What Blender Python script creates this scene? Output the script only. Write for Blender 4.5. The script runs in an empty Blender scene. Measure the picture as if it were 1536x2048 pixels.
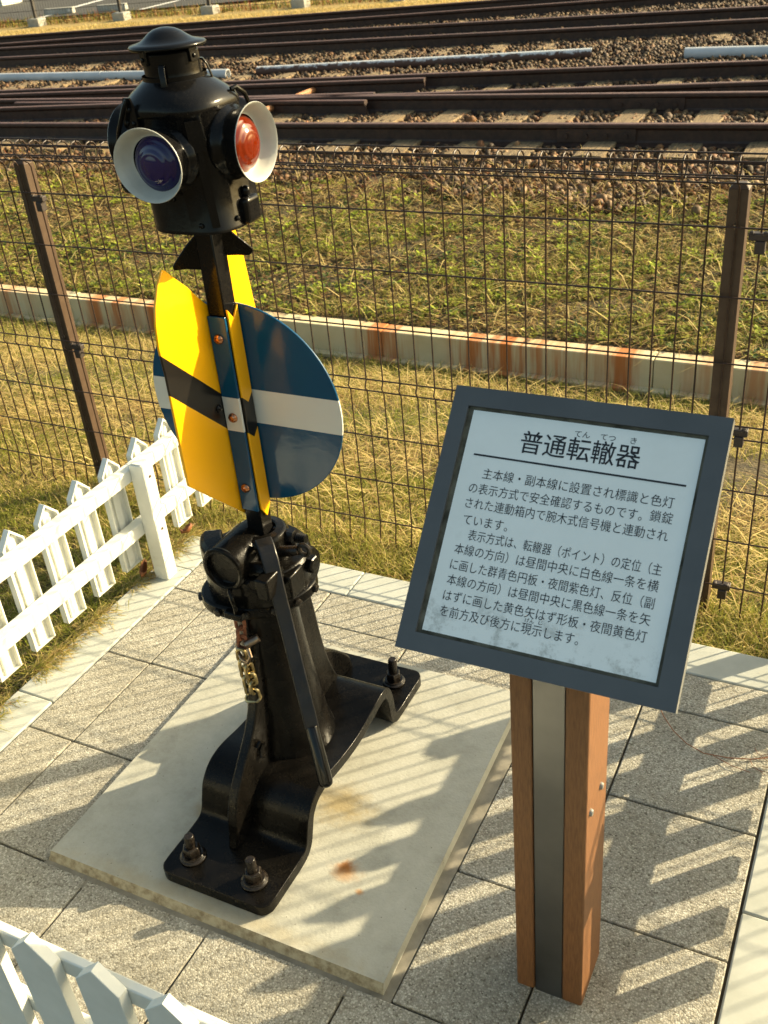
import bpy, bmesh, math, random
import numpy as np
from mathutils import Vector, Matrix
R = math.radians
random.seed(7)
rng = np.random.default_rng(11)
scn = bpy.context.scene
COL = scn.collection

# ---------------------------------------------------------------- camera
CF, PIT, YAW, ROLL = 2042.083, 0.551426, -0.506915, -0.0990554
CPOS = Vector((1.26764, -1.50377, 1.66268))
fwd = Vector((math.sin(YAW) * math.cos(PIT), math.cos(YAW) * math.cos(PIT), -math.sin(PIT)))
rgt = Vector((math.cos(YAW), -math.sin(YAW), 0))
upv = rgt.cross(fwd)
r2 = rgt * math.cos(ROLL) + upv * math.sin(ROLL)
u2 = -rgt * math.sin(ROLL) + upv * math.cos(ROLL)
cam_d = bpy.data.cameras.new('camera')
cam = bpy.data.objects.new('camera', cam_d)
COL.objects.link(cam)
cam.matrix_world = Matrix(((r2.x, u2.x, -fwd.x, CPOS.x), (r2.y, u2.y, -fwd.y, CPOS.y), (r2.z, u2.z, -fwd.z, CPOS.z), (0, 0, 0, 1)))
cam_d.sensor_fit = 'HORIZONTAL'
cam_d.sensor_width = 36
cam_d.lens = 36 * CF / 1536
cam_d.clip_start, cam_d.clip_end = 0.02, 1000
cam_d.dof.use_dof = True
cam_d.dof.focus_distance = 1.9
cam_d.dof.aperture_fstop = 16
scn.camera = cam

# ---------------------------------------------------------------- light
SUN_EL, SUN_AZ = R(24.8), R(44.3)
sdir = Vector((math.cos(SUN_AZ) * math.cos(SUN_EL), math.sin(SUN_AZ) * math.cos(SUN_EL), math.sin(SUN_EL)))
w = bpy.data.worlds.new('World')
scn.world = w
w.use_nodes = True
nt = w.node_tree
bg = nt.nodes['Background']
sky = nt.nodes.new('ShaderNodeTexSky')
sky.sky_type = 'NISHITA'
sky.sun_disc = False
sky.sun_elevation = SUN_EL
sky.sun_rotation = math.pi / 2 - SUN_AZ
sky.dust_density = 4.0
sky.ozone_density = 0.9
sky.air_density = 1.0
haze_mul = nt.nodes.new('ShaderNodeMix')
haze_mul.data_type = 'RGBA'
haze_mul.blend_type = 'MULTIPLY'
haze_mul.inputs[0].default_value = 1.0
haze_mul.inputs[7].default_value = (1.0, 1.0, 0.80, 1)
nt.links.new(sky.outputs[0], haze_mul.inputs[6])
nt.links.new(haze_mul.outputs[2], bg.inputs[0])
bg.inputs[1].default_value = 0.125
sun_d = bpy.data.lights.new('sun', 'SUN')
sun_d.energy = 5.0
sun_d.angle = R(0.5)
sun_d.color = (1.0, 0.83, 0.53)
sun = bpy.data.objects.new('sun', sun_d)
COL.objects.link(sun)
sun.rotation_euler = sdir.to_track_quat('Z', 'Y').to_euler()
sun.location = (6, 6, 6)
scn.view_settings.view_transform = 'Standard'
scn.view_settings.look = 'None'
scn.view_settings.exposure = 1.16
scn.view_settings.gamma = 1.0

# ---------------------------------------------------------------- materials
def mat(name, cols, scale=8.0, detail=5.0, rough=0.6, rrange=None, bump=0.0, bscale=60.0, bdist=0.002, metal=0.0,
        coat=0.0, spec=0.5, stretch=(1, 1, 1), nrough=0.6, extra=None, trans=0.0):
    """noise-mixed principled material; cols = [(pos, (r,g,b)), ...]"""
    m = bpy.data.materials.new(name)
    m.use_nodes = True
    t = m.node_tree
    N, L = t.nodes, t.links
    b = N['Principled BSDF']
    tc = N.new('ShaderNodeTexCoord')
    mp = N.new('ShaderNodeMapping')
    mp.inputs['Scale'].default_value = stretch
    L.new(tc.outputs['Object'], mp.inputs[0])
    if len(cols) == 1:
        b.inputs['Base Color'].default_value = (*cols[0][1], 1)
        colout = None
        nz = None
    else:
        nz = N.new('ShaderNodeTexNoise')
        nz.inputs['Scale'].default_value = scale
        nz.inputs['Detail'].default_value = detail
        nz.inputs['Roughness'].default_value = nrough
        L.new(mp.outputs[0], nz.inputs['Vector'])
        cr = N.new('ShaderNodeValToRGB')
        el = cr.color_ramp.elements
        while len(el) < len(cols):
            el.new(0.5)
        for e, (p, c) in zip(el, cols):
            e.position = p
            e.color = (*c, 1)
        L.new(nz.outputs['Fac'], cr.inputs[0])
        L.new(cr.outputs[0], b.inputs['Base Color'])
        colout = cr.outputs[0]
    b.inputs['Roughness'].default_value = rough
    b.inputs['Metallic'].default_value = metal
    b.inputs['Coat Weight'].default_value = coat
    b.inputs['Coat Roughness'].default_value = 0.08
    b.inputs['Specular IOR Level'].default_value = spec
    b.inputs['Transmission Weight'].default_value = trans
    if rrange:
        n2 = N.new('ShaderNodeTexNoise')
        n2.inputs['Scale'].default_value = scale * 2.3
        n2.inputs['Detail'].default_value = 6
        L.new(mp.outputs[0], n2.inputs['Vector'])
        mr = N.new('ShaderNodeMapRange')
        mr.inputs[1].default_value, mr.inputs[2].default_value = 0.3, 0.7
        mr.inputs[3].default_value, mr.inputs[4].default_value = rrange
        L.new(n2.outputs['Fac'], mr.inputs[0])
        L.new(mr.outputs[0], b.inputs['Roughness'])
    if bump:
        n3 = N.new('ShaderNodeTexNoise')
        n3.inputs['Scale'].default_value = bscale
        n3.inputs['Detail'].default_value = 4
        L.new(mp.outputs[0], n3.inputs['Vector'])
        bp = N.new('ShaderNodeBump')
        bp.inputs['Strength'].default_value = bump
        bp.inputs['Distance'].default_value = bdist
        L.new(n3.outputs['Fac'], bp.inputs['Height'])
        L.new(bp.outputs[0], b.inputs['Normal'])
    m['_dummy'] = 0
    if extra:
        extra(m, t, N, L, b, tc, mp, colout)
    return m

def mixc(N, L, fac, a, b):
    mx = N.new('ShaderNodeMix')
    mx.data_type = 'RGBA'
    if isinstance(fac, float):
        mx.inputs[0].default_value = fac
    else:
        L.new(fac, mx.inputs[0])
    for s, v in ((6, a), (7, b)):
        if isinstance(v, tuple):
            mx.inputs[s].default_value = (*v, 1)
        else:
            L.new(v, mx.inputs[s])
    return mx.outputs[2]

def math_n(N, L, op, a, b=None, c=None, clamp=False):
    n = N.new('ShaderNodeMath')
    n.operation = op
    n.use_clamp = clamp
    for i, v in enumerate((a, b, c)):
        if v is None:
            continue
        if isinstance(v, (int, float)):
            n.inputs[i].default_value = v
        else:
            L.new(v, n.inputs[i])
    return n.outputs[0]

def sep(N, L, src):
    s = N.new('ShaderNodeSeparateXYZ')
    L.new(src, s.inputs[0])
    return s.outputs

def ramp(N, L, src, lo, hi):
    m = N.new('ShaderNodeMapRange')
    m.interpolation_type = 'SMOOTHSTEP'
    L.new(src, m.inputs[0])
    m.inputs[1].default_value, m.inputs[2].default_value = lo, hi
    return m.outputs[0]

def noise(N, L, vec, scale, detail=4, rough=0.6):
    n = N.new('ShaderNodeTexNoise')
    n.inputs['Scale'].default_value = scale
    n.inputs['Detail'].default_value = detail
    n.inputs['Roughness'].default_value = rough
    L.new(vec, n.inputs['Vector'])
    return n.outputs['Fac']

def dusty(amount=0.5, col=(0.05, 0.042, 0.03), sc=220.0):
    def ex(m, t, N, L, b, tc, mp, colout):
        f1 = noise(N, L, tc.outputs['Object'], 9.0, 6)
        f2 = noise(N, L, tc.outputs['Object'], sc, 3)
        k = math_n(N, L, 'MULTIPLY', ramp(N, L, f1, 0.42, 0.75), ramp(N, L, f2, 0.45, 0.7))
        k = math_n(N, L, 'MULTIPLY', k, amount)
        base = colout or tuple(b.inputs['Base Color'].default_value[:3])
        L.new(mixc(N, L, k, base, col), b.inputs['Base Color'])
    return ex

def paver_extra(m, t, N, L, b, tc, mp, colout):
    v = N.new('ShaderNodeTexVoronoi')
    v.inputs['Scale'].default_value = 290
    L.new(tc.outputs['Object'], v.inputs['Vector'])
    hsv = sep(N, L, v.outputs['Color'])
    cr = N.new('ShaderNodeValToRGB')
    el = cr.color_ramp.elements
    stops = [(0, (0.15, 0.143, 0.122)), (0.12, (0.32, 0.312, 0.275)), (0.5, (0.41, 0.408, 0.377)), (0.8, (0.48, 0.478, 0.443)), (1, (0.62, 0.618, 0.58))]
    while len(el) < len(stops):
        el.new(0.5)
    for e, (p, c) in zip(el, stops):
        e.position = p
        e.color = (*c, 1)
    L.new(hsv[0], cr.inputs[0])
    big = noise(N, L, tc.outputs['Object'], 5.0, 5)
    tint = mixc(N, L, ramp(N, L, big, 0.35, 0.7), (0.80, 0.76, 0.68), (1.02, 0.99, 0.93))
    mul = N.new('ShaderNodeMix')
    mul.data_type = 'RGBA'
    mul.blend_type = 'MULTIPLY'
    mul.inputs[0].default_value = 1
    L.new(cr.outputs[0], mul.inputs[6])
    L.new(tint, mul.inputs[7])
    d = ramp(N, L, v.outputs['Distance'], 0.35, 0.75)
    L.new(mixc(N, L, math_n(N, L, 'MULTIPLY', d, 0.55), mul.outputs[2], (0.18, 0.168, 0.138)), b.inputs['Base Color'])
    bp = N.new('ShaderNodeBump')
    bp.inputs['Strength'].default_value = 0.6
    bp.inputs['Distance'].default_value = 0.002
    h = math_n(N, L, 'ADD', math_n(N, L, 'MULTIPLY', v.outputs['Distance'], -0.8), math_n(N, L, 'MULTIPLY', hsv[1], 0.5))
    L.new(h, bp.inputs['Height'])
    L.new(bp.outputs[0], b.inputs['Normal'])

def pad_extra(m, t, N, L, b, tc, mp, colout):
    o = tc.outputs['Object']
    xyz = sep(N, L, o)
    n1 = noise(N, L, o, 30, 5)
    def spot(cx, cy, rx, ry, col, amt, cur):
        dx = math_n(N, L, 'DIVIDE', math_n(N, L, 'SUBTRACT', xyz[0], cx), rx)
        dy = math_n(N, L, 'DIVIDE', math_n(N, L, 'SUBTRACT', xyz[1], cy), ry)
        r = math_n(N, L, 'SQRT', math_n(N, L, 'ADD', math_n(N, L, 'MULTIPLY', dx, dx), math_n(N, L, 'MULTIPLY', dy, dy)))
        r = math_n(N, L, 'ADD', r, math_n(N, L, 'MULTIPLY', math_n(N, L, 'SUBTRACT', n1, 0.5), 1.3))
        k = math_n(N, L, 'MULTIPLY', math_n(N, L, 'SUBTRACT', 1.0, ramp(N, L, r, 0.1, 1.0)), amt)
        return mixc(N, L, k, cur, col)
    c = colout
    c = spot(0.40, -0.25, 0.10, 0.07, (0.30, 0.22, 0.08), 0.7, c)
    c = spot(0.15, -0.37, 0.06, 0.04, (0.24, 0.18, 0.08), 0.6, c)
    c = spot(0.17, -0.30, 0.10, 0.06, (0.32, 0.27, 0.17), 0.5, c)
    c = spot(0.490, -0.395, 0.045, 0.034, (0.40, 0.20, 0.06), 0.75, c)
    c = spot(0.486, -0.388, 0.024, 0.018, (0.30, 0.11, 0.02), 0.9, c)
    c = spot(0.535, -0.43, 0.012, 0.010, (0.40, 0.18, 0.04), 0.7, c)
    c = spot(0.28, -0.57, 0.5, 0.03, (0.36, 0.30, 0.18), 0.5, c)
    v = N.new('ShaderNodeTexVoronoi')
    v.inputs['Scale'].default_value = 90
    L.new(o, v.inputs['Vector'])
    pit = math_n(N, L, 'SUBTRACT', 1.0, ramp(N, L, v.outputs['Distance'], 0.05, 0.16))
    sel = math_n(N, L, 'GREATER_THAN', sep(N, L, v.outputs['Color'])[0], 0.86)
    c = mixc(N, L, math_n(N, L, 'MULTIPLY', math_n(N, L, 'MULTIPLY', pit, sel), 0.7), c, (0.10, 0.09, 0.07))
    L.new(c, b.inputs['Base Color'])

def rust_wall_extra(m, t, N, L, b, tc, mp, colout):
    o = tc.outputs['Object']
    xyz = sep(N, L, o)
    mp2 = N.new('ShaderNodeMapping')
    mp2.inputs['Scale'].default_value = (4.5, 0.0, 0.25)
    L.new(o, mp2.inputs[0])
    s = noise(N, L, mp2.outputs[0], 1.6, 5, 0.75)
    mp3 = N.new('ShaderNodeMapping')
    mp3.inputs['Scale'].default_value = (0.9, 0.0, 0.0)
    mp3.inputs['Location'].default_value = (3.1, 0, 0)
    L.new(o, mp3.inputs[0])
    pat = noise(N, L, mp3.outputs[0], 1.3, 3)
    k = math_n(N, L, 'MULTIPLY', ramp(N, L, s, 0.40, 0.55), ramp(N, L, pat, 0.44, 0.53))
    top = ramp(N, L, xyz[2], -0.40, -0.24)
    s2 = math_n(N, L, 'ADD', math_n(N, L, 'MULTIPLY', top, 0.8), math_n(N, L, 'MULTIPLY', math_n(N, L, 'SUBTRACT', s, 0.5), 2.2), clamp=True)
    k = math_n(N, L, 'MULTIPLY', k, s2, clamp=True)
    L.new(mixc(N, L, math_n(N, L, 'MULTIPLY', k, 0.95), colout, (0.46, 0.135, 0.022)), b.inputs['Base Color'])

def disc_extra(m, t, N, L, b, tc, mp, colout):
    z = sep(N, L, tc.outputs['Object'])[2]           # band of white paint across the middle of the blue disc
    f = math_n(N, L, 'COMPARE', z, 0.900, 0.0325)
    base = tuple(b.inputs['Base Color'].default_value[:3])
    L.new(mixc(N, L, f, base, (0.66, 0.66, 0.60)), b.inputs['Base Color'])

def arrow_extra(m, t, N, L, b, tc, mp, colout):
    xyz = sep(N, L, tc.outputs['Object'])            # black chevron painted on the yellow plate
    dy = math_n(N, L, 'ABSOLUTE', xyz[1])
    v = math_n(N, L, 'SUBTRACT', xyz[2], math_n(N, L, 'MULTIPLY', dy, 0.95))
    f = math_n(N, L, 'COMPARE', v, 0.883, 0.034)
    base = tuple(b.inputs['Base Color'].default_value[:3])
    L.new(mixc(N, L, f, base, (0.009, 0.007, 0.005)), b.inputs['Base Color'])

def attr_mat(name, rough=0.7, trans=0.0, bump=0.0, spec=0.3):
    m = bpy.data.materials.new(name)
    m.use_nodes = True
    t = m.node_tree
    N, L = t.nodes, t.links
    b = N['Principled BSDF']
    a = N.new('ShaderNodeAttribute')
    a.attribute_name = 'col'
    b.inputs['Roughness'].default_value = rough
    b.inputs['Specular IOR Level'].default_value = spec
    src = a.outputs['Color']
    if bump:
        tc = N.new('ShaderNodeTexCoord')
        n = noise(N, L, tc.outputs['Object'], 55, 5)
        src = mixc(N, L, math_n(N, L, 'MULTIPLY', ramp(N, L, n, 0.35, 0.7), 0.45), src, (0.05, 0.035, 0.022))
        bp = N.new('ShaderNodeBump')
        bp.inputs['Strength'].default_value = bump
        bp.inputs['Distance'].default_value = 0.004
        L.new(n, bp.inputs['Height'])
        L.new(bp.outputs[0], b.inputs['Normal'])
    L.new(src, b.inputs['Base Color'])
    if trans:
        out = N['Material Output']
        tr = N.new('ShaderNodeBsdfTranslucent')
        L.new(src, tr.inputs[0])
        mx = N.new('ShaderNodeMixShader')
        mx.inputs[0].default_value = trans
        L.new(b.outputs[0], mx.inputs[1])
        L.new(tr.outputs[0], mx.inputs[2])
        L.new(mx.outputs[0], out.inputs[0])
    return m

M = {}
M['black'] = mat('black_gloss_paint', [(0.35, (0.004, 0.004, 0.0045)), (0.7, (0.008, 0.0075, 0.007))], 14, 5, 0.2, (0.10, 0.26), 0.2, 130, 0.001, coat=0.10, spec=0.14, extra=dusty(0.25))
M['cast'] = mat('black_cast_iron_paint', [(0.35, (0.003, 0.0028, 0.0025)), (0.7, (0.0065, 0.0055, 0.0045))], 16, 6, 0.3, (0.14, 0.34), 0.4, 170, 0.0012, coat=0.04, spec=0.13, extra=dusty(0.16))
M['lever'] = mat('dark_bluish_lever_paint', [(0.4, (0.005, 0.006, 0.009)), (0.7, (0.010, 0.0095, 0.009))], 30, 5, 0.4, (0.28, 0.5), 0.3, 220, 0.0008, spec=0.28, extra=dusty(0.3))
M['grip'] = mat('black_rubber_grip', [(0, (0.004, 0.004, 0.004))], rough=0.14, coat=0.1, spec=0.3)
M['blue'] = mat('deep_blue_enamel', [(0, (0.005, 0.062, 0.135))], rough=0.14, bump=0.25, bscale=90, bdist=0.001, coat=0.12, spec=0.32, extra=disc_extra)
M['yellow'] = mat('yellow_enamel', [(0, (0.92, 0.44, 0.001))], rough=0.28, bump=0.05, bscale=70, bdist=0.001, coat=0.25, extra=arrow_extra)
M['white_enamel'] = mat('white_enamel', [(0.3, (0.42, 0.42, 0.37)), (0.7, (0.52, 0.52, 0.47))], 25, 5, 0.35, extra=None)
M['purple_glass'] = mat('purple_glass', [(0, (0.006, 0.003, 0.065))], rough=0.03, coat=0.2, spec=0.5)
M['orange_glass'] = mat('orange_glass', [(0, (0.15, 0.014, 0.0006))], rough=0.04, spec=0.5, trans=0.25)
M['copper'] = mat('coppery_rivet', [(0.3, (0.42, 0.16, 0.07)), (0.7, (0.62, 0.32, 0.18))], 300, 3, 0.25, metal=1.0)
M['steel'] = mat('dull_steel', [(0.3, (0.16, 0.11, 0.08)), (0.7, (0.34, 0.27, 0.20))], 120, 4, 0.35, metal=1.0)
M['brass'] = mat('yellow_zinc_chain', [(0.3, (0.28, 0.21, 0.10)), (0.7, (0.48, 0.40, 0.22))], 160, 4, 0.32, metal=1.0)
M['rust'] = mat('rusty_iron', [(0.3, (0.10, 0.028, 0.012)), (0.7, (0.26, 0.09, 0.035))], 140, 5, 0.75)
M['darkbolt'] = mat('blackened_bolt', [(0.3, (0.005, 0.004, 0.0035)), (0.7, (0.020, 0.015, 0.011))], 80, 5, 0.35, (0.18, 0.45), spec=0.35)
M['paver'] = mat('exposed_aggregate_paver', [(0, (0.4, 0.38, 0.3))], rough=0.9, spec=0.2, extra=paver_extra)
M['joint'] = mat('sand_joint', [(0.3, (0.045, 0.036, 0.024)), (0.7, (0.12, 0.095, 0.06))], 40, 5, 0.95)
M['pad'] = mat('concrete_pad', [(0.3, (0.30, 0.297, 0.25)), (0.5, (0.39, 0.388, 0.335)), (0.72, (0.46, 0.458, 0.405))], 9, 9, 0.85, bump=0.5, bscale=190, bdist=0.0018, spec=0.25, nrough=0.78, extra=pad_extra)
M['padside'] = mat('rough_sandy_concrete', [(0.35, (0.22, 0.18, 0.115)), (0.6, (0.40, 0.36, 0.26))], 60, 6, 0.95, bump=0.6, bscale=180)
M['grout'] = mat('grout', [(0.3, (0.17, 0.155, 0.12)), (0.7, (0.30, 0.275, 0.22))], 18, 6, 0.9, bump=0.3, bscale=120)
M['kerb'] = mat('kerb_concrete', [(0.3, (0.36, 0.375, 0.34)), (0.7, (0.45, 0.465, 0.43))], 9, 7, 0.85, bump=0.12, bscale=260, bdist=0.001, spec=0.25)
def scuffs(m, t, N, L, b, tc, mp, colout):
    o = tc.outputs['Object']
    z = sep(N, L, o)[2]
    n1 = noise(N, L, o, 45, 8, 0.75)
    n2 = noise(N, L, o, 9, 5)
    foot = math_n(N, L, 'SUBTRACT', 1.0, ramp(N, L, z, 0.03, 0.16))
    k = math_n(N, L, 'ADD', math_n(N, L, 'MULTIPLY', foot, 0.45), math_n(N, L, 'MULTIPLY', ramp(N, L, n2, 0.5, 0.8), 0.4))
    k = math_n(N, L, 'MULTIPLY', k, ramp(N, L, n1, 0.46, 0.66))
    L.new(mixc(N, L, math_n(N, L, 'MULTIPLY', k, 0.55, clamp=True), colout, (0.36, 0.31, 0.20)), b.inputs['Base Color'])
M['white_plastic'] = mat('white_plastic', [(0.3, (0.67, 0.675, 0.61)), (0.7, (0.75, 0.755, 0.69))], 14, 5, 0.45, bump=0.08, bscale=60, extra=scuffs)
M['brown_paint'] = mat('brown_powder_coat', [(0.35, (0.066, 0.041, 0.026)), (0.7, (0.084, 0.054, 0.035))], 30, 4, 0.42, spec=0.3)
M['wire'] = mat('dark_brown_wire', [(0.35, (0.026, 0.014, 0.009)), (0.7, (0.055, 0.030, 0.019))], 60, 4, 0.45, spec=0.3)
M['clamp'] = mat('dark_clamp', [(0, (0.03, 0.02, 0.016))], rough=0.55)
M['wood'] = mat('reddish_wood', [(0.25, (0.105, 0.042, 0.014)), (0.5, (0.175, 0.074, 0.024)), (0.75, (0.225, 0.10, 0.034))], 60, 8, 0.6, bump=0.5, bscale=200, bdist=0.0008, stretch=(6, 6, 0.6))
M['metalstrip'] = mat('grey_metal_strip', [(0.3, (0.15, 0.155, 0.165)), (0.7, (0.21, 0.215, 0.225))], 6, 4, 0.33, metal=1.0)
M['slate'] = mat('slate_blue_frame', [(0.3, (0.068, 0.076, 0.082)), (0.7, (0.084, 0.092, 0.098))], 12, 5, 0.5)
M['alu'] = mat('bare_aluminium_edge', [(0, (0.27, 0.265, 0.24))], rough=0.4, metal=0.6)
def smudges(m, t, N, L, b, tc, mp, colout):
    o = tc.outputs['Object']
    z = sep(N, L, o)[2]
    low = math_n(N, L, 'SUBTRACT', 1.0, ramp(N, L, z, 0.815, 0.875))
    n1 = noise(N, L, o, 34, 8, 0.75)
    n2 = noise(N, L, o, 8, 4)
    k = math_n(N, L, 'MULTIPLY', ramp(N, L, n1, 0.48, 0.68), math_n(N, L, 'ADD', math_n(N, L, 'MULTIPLY', low, 0.55), math_n(N, L, 'MULTIPLY', ramp(N, L, n2, 0.5, 0.75), 0.14)))
    L.new(mixc(N, L, k, colout, (0.22, 0.23, 0.20)), b.inputs['Base Color'])
M['panel'] = mat('white_sign_panel', [(0.3, (0.76, 0.80, 0.78)), (0.6, (0.82, 0.86, 0.845))], 6, 7, 0.28, nrough=0.7, extra=smudges)
M['gasket'] = mat('weathered_gasket', [(0.35, (0.035, 0.033, 0.02)), (0.65, (0.15, 0.14, 0.10))], 30, 6, 0.8)
M['ink'] = mat('black_ink', [(0, (0.012, 0.012, 0.014))], rough=0.4)
M['soil'] = mat('soil', [(0.3, (0.025, 0.018, 0.009)), (0.5, (0.07, 0.052, 0.022)), (0.7, (0.15, 0.11, 0.045))], 9, 8, 0.95, bump=0.8, bscale=60, bdist=0.02, nrough=0.75)
M['bed'] = mat('ballast_bed', [(0.3, (0.015, 0.011, 0.007)), (0.7, (0.06, 0.042, 0.026))], 22, 6, 0.95, bump=1.0, bscale=22, bdist=0.03)
M['drygrass'] = mat('dry_grass_strip', [(0.3, (0.30, 0.20, 0.06)), (0.7, (0.52, 0.37, 0.13))], 18, 8, 0.95, bump=0.7, bscale=30, bdist=0.03)
M['asphalt'] = mat('asphalt', [(0.3, (0.03, 0.028, 0.024)), (0.7, (0.055, 0.051, 0.043))], 14, 7, 0.9, bump=0.2, bscale=160)
M['roadpaint'] = mat('road_paint', [(0.3, (0.6, 0.59, 0.54)), (0.7, (0.75, 0.74, 0.7))], 30, 5, 0.7)
M['conc'] = mat('grey_concrete', [(0.3, (0.30, 0.29, 0.25)), (0.7, (0.42, 0.41, 0.36))], 12, 6, 0.9)
M['retain'] = mat('stained_concrete', [(0.3, (0.56, 0.455, 0.26)), (0.7, (0.66, 0.56, 0.36))], 6, 7, 0.9, extra=rust_wall_extra)
M['rail'] = mat('rusty_rail', [(0.3, (0.020, 0.010, 0.007)), (0.7, (0.055, 0.026, 0.016))], 18, 6, 0.6, (0.45, 0.75), 0.2, 60)
M['railtop'] = mat('worn_rail_head', [(0.3, (0.12, 0.056, 0.038)), (0.7, (0.22, 0.11, 0.075))], 20, 5, 0.45, metal=0.5)
M['sleeper'] = mat('weathered_wood', [(0.34, (0.035, 0.023, 0.012)), (0.45, (0.17, 0.115, 0.058)), (0.6, (0.28, 0.20, 0.105)), (0.78, (0.42, 0.32, 0.18))], 7, 9, 0.9, bump=1.0, bscale=24, bdist=0.012, stretch=(8, 0.5, 1), nrough=0.75)
M['pipe_grey'] = mat('pale_grey_pipe', [(0.3, (0.44, 0.46, 0.47)), (0.7, (0.55, 0.56, 0.57))], 6, 5, 0.45)
def flake(m, t, N, L, b, tc, mp, colout):
    f = noise(N, L, tc.outputs['Object'], 16, 8, 0.8)
    z = sep(N, L, tc.outputs['Object'])[2]
    k = math_n(N, L, 'ADD', f, math_n(N, L, 'MULTIPLY', z, 6.0))
    L.new(mixc(N, L, ramp(N, L, k, 0.66, 0.74), (0.085, 0.042, 0.03), (0.52, 0.54, 0.56)), b.inputs['Base Color'])
M['pipe_rust'] = mat('flaking_pipe', [(0, (0.1, 0.05, 0.03))], rough=0.7, extra=flake)
M['rod'] = mat('orange_rust_rod', [(0.3, (0.26, 0.10, 0.035)), (0.7, (0.46, 0.22, 0.09))], 40, 5, 0.7)
M['leaf'] = mat('dead_leaf', [(0.3, (0.16, 0.05, 0.018)), (0.7, (0.30, 0.12, 0.04))], 60, 5, 0.6)
M['twig'] = mat('reddish_twig', [(0, (0.26, 0.10, 0.045))], rough=0.7)
M['dark_metal'] = mat('dark_fence_metal', [(0, (0.022, 0.018, 0.015))], rough=0.5)
M['blades'] = attr_mat('grass_blades', 0.7, 0.35)
M['stones'] = attr_mat('river_stones', 0.65, 0, 0.5)

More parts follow.
